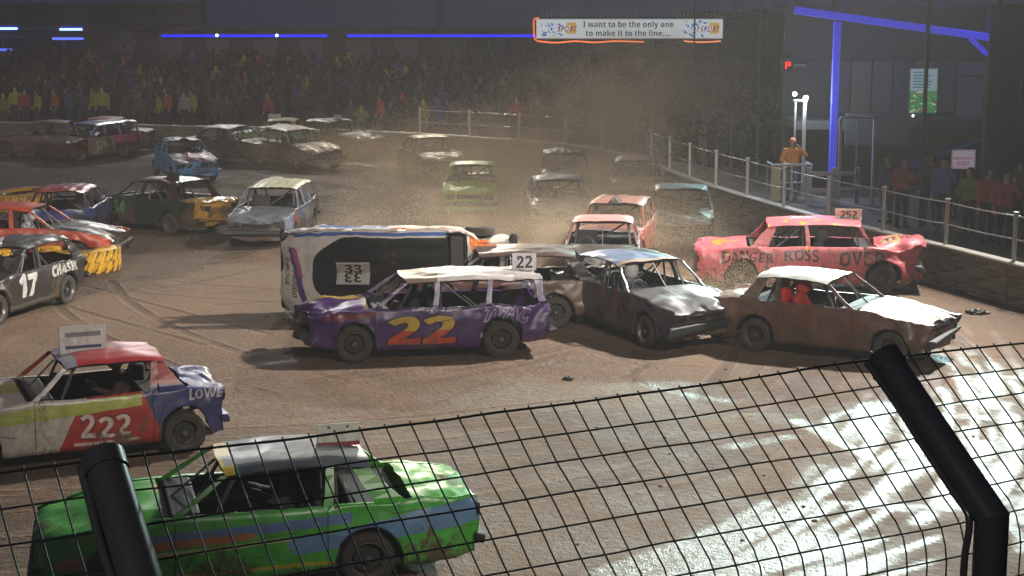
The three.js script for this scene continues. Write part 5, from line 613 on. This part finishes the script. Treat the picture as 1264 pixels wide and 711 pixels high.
  const kerb = A.clone().addScaledVector(D, 2).addScaledVector(N, -off); const w = thing('parapet', 'low concrete wall under the wire fence', 'wall', [kerb.x, 0, kerb.z], Math.atan2(0.4841, 0.875)); part('wall', box(12, 1.1, 0.2, 0, 0.55, 0.2, 0.02), concrete, w);
}

// ---------------------------------------------------------------- dust hanging over the bend: wisps of very fine specks
{
  const r = rng(99), n = 14500, gauss = () => (r() + r() + r() + r() - 2) * 0.87, K = 250;
  const wisp = () => { const pos = [], idx = []; for (let i = 0; i < K; i++) { const c = V3(gauss() * 0.42, gauss() * 0.3, gauss() * 0.42), e = new THREE.Euler(r() * 6, r() * 6, 0), s = 0.0013 + 0.0017 * r(); for (const [x, y, z] of [[1, 1, 1], [-1, -1, 1], [-1, 1, -1], [1, -1, -1]]) { const v = V3(x, y, z).multiplyScalar(s).applyEuler(e).add(c); pos.push(v.x, v.y, v.z); } const b = i * 4; idx.push(b, b + 1, b + 2, b, b + 3, b + 1, b, b + 2, b + 3, b + 1, b + 3, b + 2); } const g = new THREE.BufferGeometry(); g.setAttribute('position', new THREE.Float32BufferAttribute(pos, 3)); g.setIndex(idx); g.computeVertexNormals(); return g; };
  const m = new THREE.InstancedMesh(wisp(), new THREE.MeshPhysicalMaterial({ color: new THREE.Color().setRGB(0.8, 0.66, 0.46), roughness: 1, transmission: 0.5, thickness: 0, side: THREE.DoubleSide }), n), o = new THREE.Object3D(); let i = 0;
  const puffs = [[-1, 0.7, -46, 4, 1.2, 5, 3], [2.0, 0.7, -47.5, 2.8, 1.1, 6, 3.6], [3.6, 0.6, -43, 2, 0.9, 3, 1.4], [-0.5, 0.9, -55, 4.5, 1.5, 5, 6], [2.6, 1.8, -57, 3, 2.1, 4, 3.6], [2.2, 0.5, -39.5, 2.2, 0.8, 2, 1.8], [-5, 0.5, -61, 4, 0.8, 2, 2], [-9, 0.5, -64, 4, 0.8, 2, 1.5], [-1, 0.7, -38.5, 3, 0.9, 1.6, 1.2], [5, 2.8, -57, 3.6, 2.2, 3, 4.6], [3.5, 0.4, -32.6, 2.2, 0.5, 1.0, 0.25]], tot = puffs.reduce((a, p) => a + p[6], 0);
  while (i < n) { let q = r() * tot, p = puffs[0]; for (const c of puffs) { p = c; if ((q -= c[6]) < 0) break; } const x = p[0] + gauss() * p[3], y = p[1] + gauss() * p[4], z = p[2] + gauss() * p[5]; if (y < 0.1 || noise3(x * 0.5, y * 0.8, z * 0.5) < -0.15 - 0.4 * r()) continue; o.position.set(x, Math.max(y, 0.3), z); o.rotation.set(0, r() * 6, 0); o.scale.setScalar(0.8 + 0.5 * r()); o.updateMatrix(); m.setMatrixAt(i++, o.matrix); }
  m.name = 'airborne_dust'; m.castShadow = m.receiveShadow = true; scene.add(m); tag(m, 'fine tan dust hanging in the air over the bend', 'dust', null, 'stuff');
}

// small bits torn off the cars, lying by the barrier
[[9.0, -32.4, 0.16, 'small dark clump of torn metal lying on the wet ground by the barrier'], [-3.9, -30.6, 0.1, 'small crumpled scrap on the shale left of the purple estate'], [0.9, -26.6, 0.07, 'small dark scrap of trim on the bare shale before the pile up']].forEach(([x, z, k, label], i) => {
  const g = new THREE.IcosahedronGeometry(1, 3), p = g.attributes.position; for (let q = 0; q < p.count; q++) { const X = p.getX(q), Y = p.getY(q), Z = p.getZ(q), n = 0.75 + 1.1 * Math.abs(noise3(X * 2.2 + i * 5, Y * 2.2, Z * 2.2)); p.setXYZ(q, X * n * k * 1.3, Math.max(-0.02, Y * n * k * 0.45), Z * n * k * 0.8); } g.computeVertexNormals();
  const m = top('scrap_metal', g, lin(0.05, 0.042, 0.036, 0.5, 0.3), label, 'debris'); m.position.set(x, groundH(x, z) + 0.02, z); m.rotation.y = i * 1.3;
});
renderer.render(scene, camera);
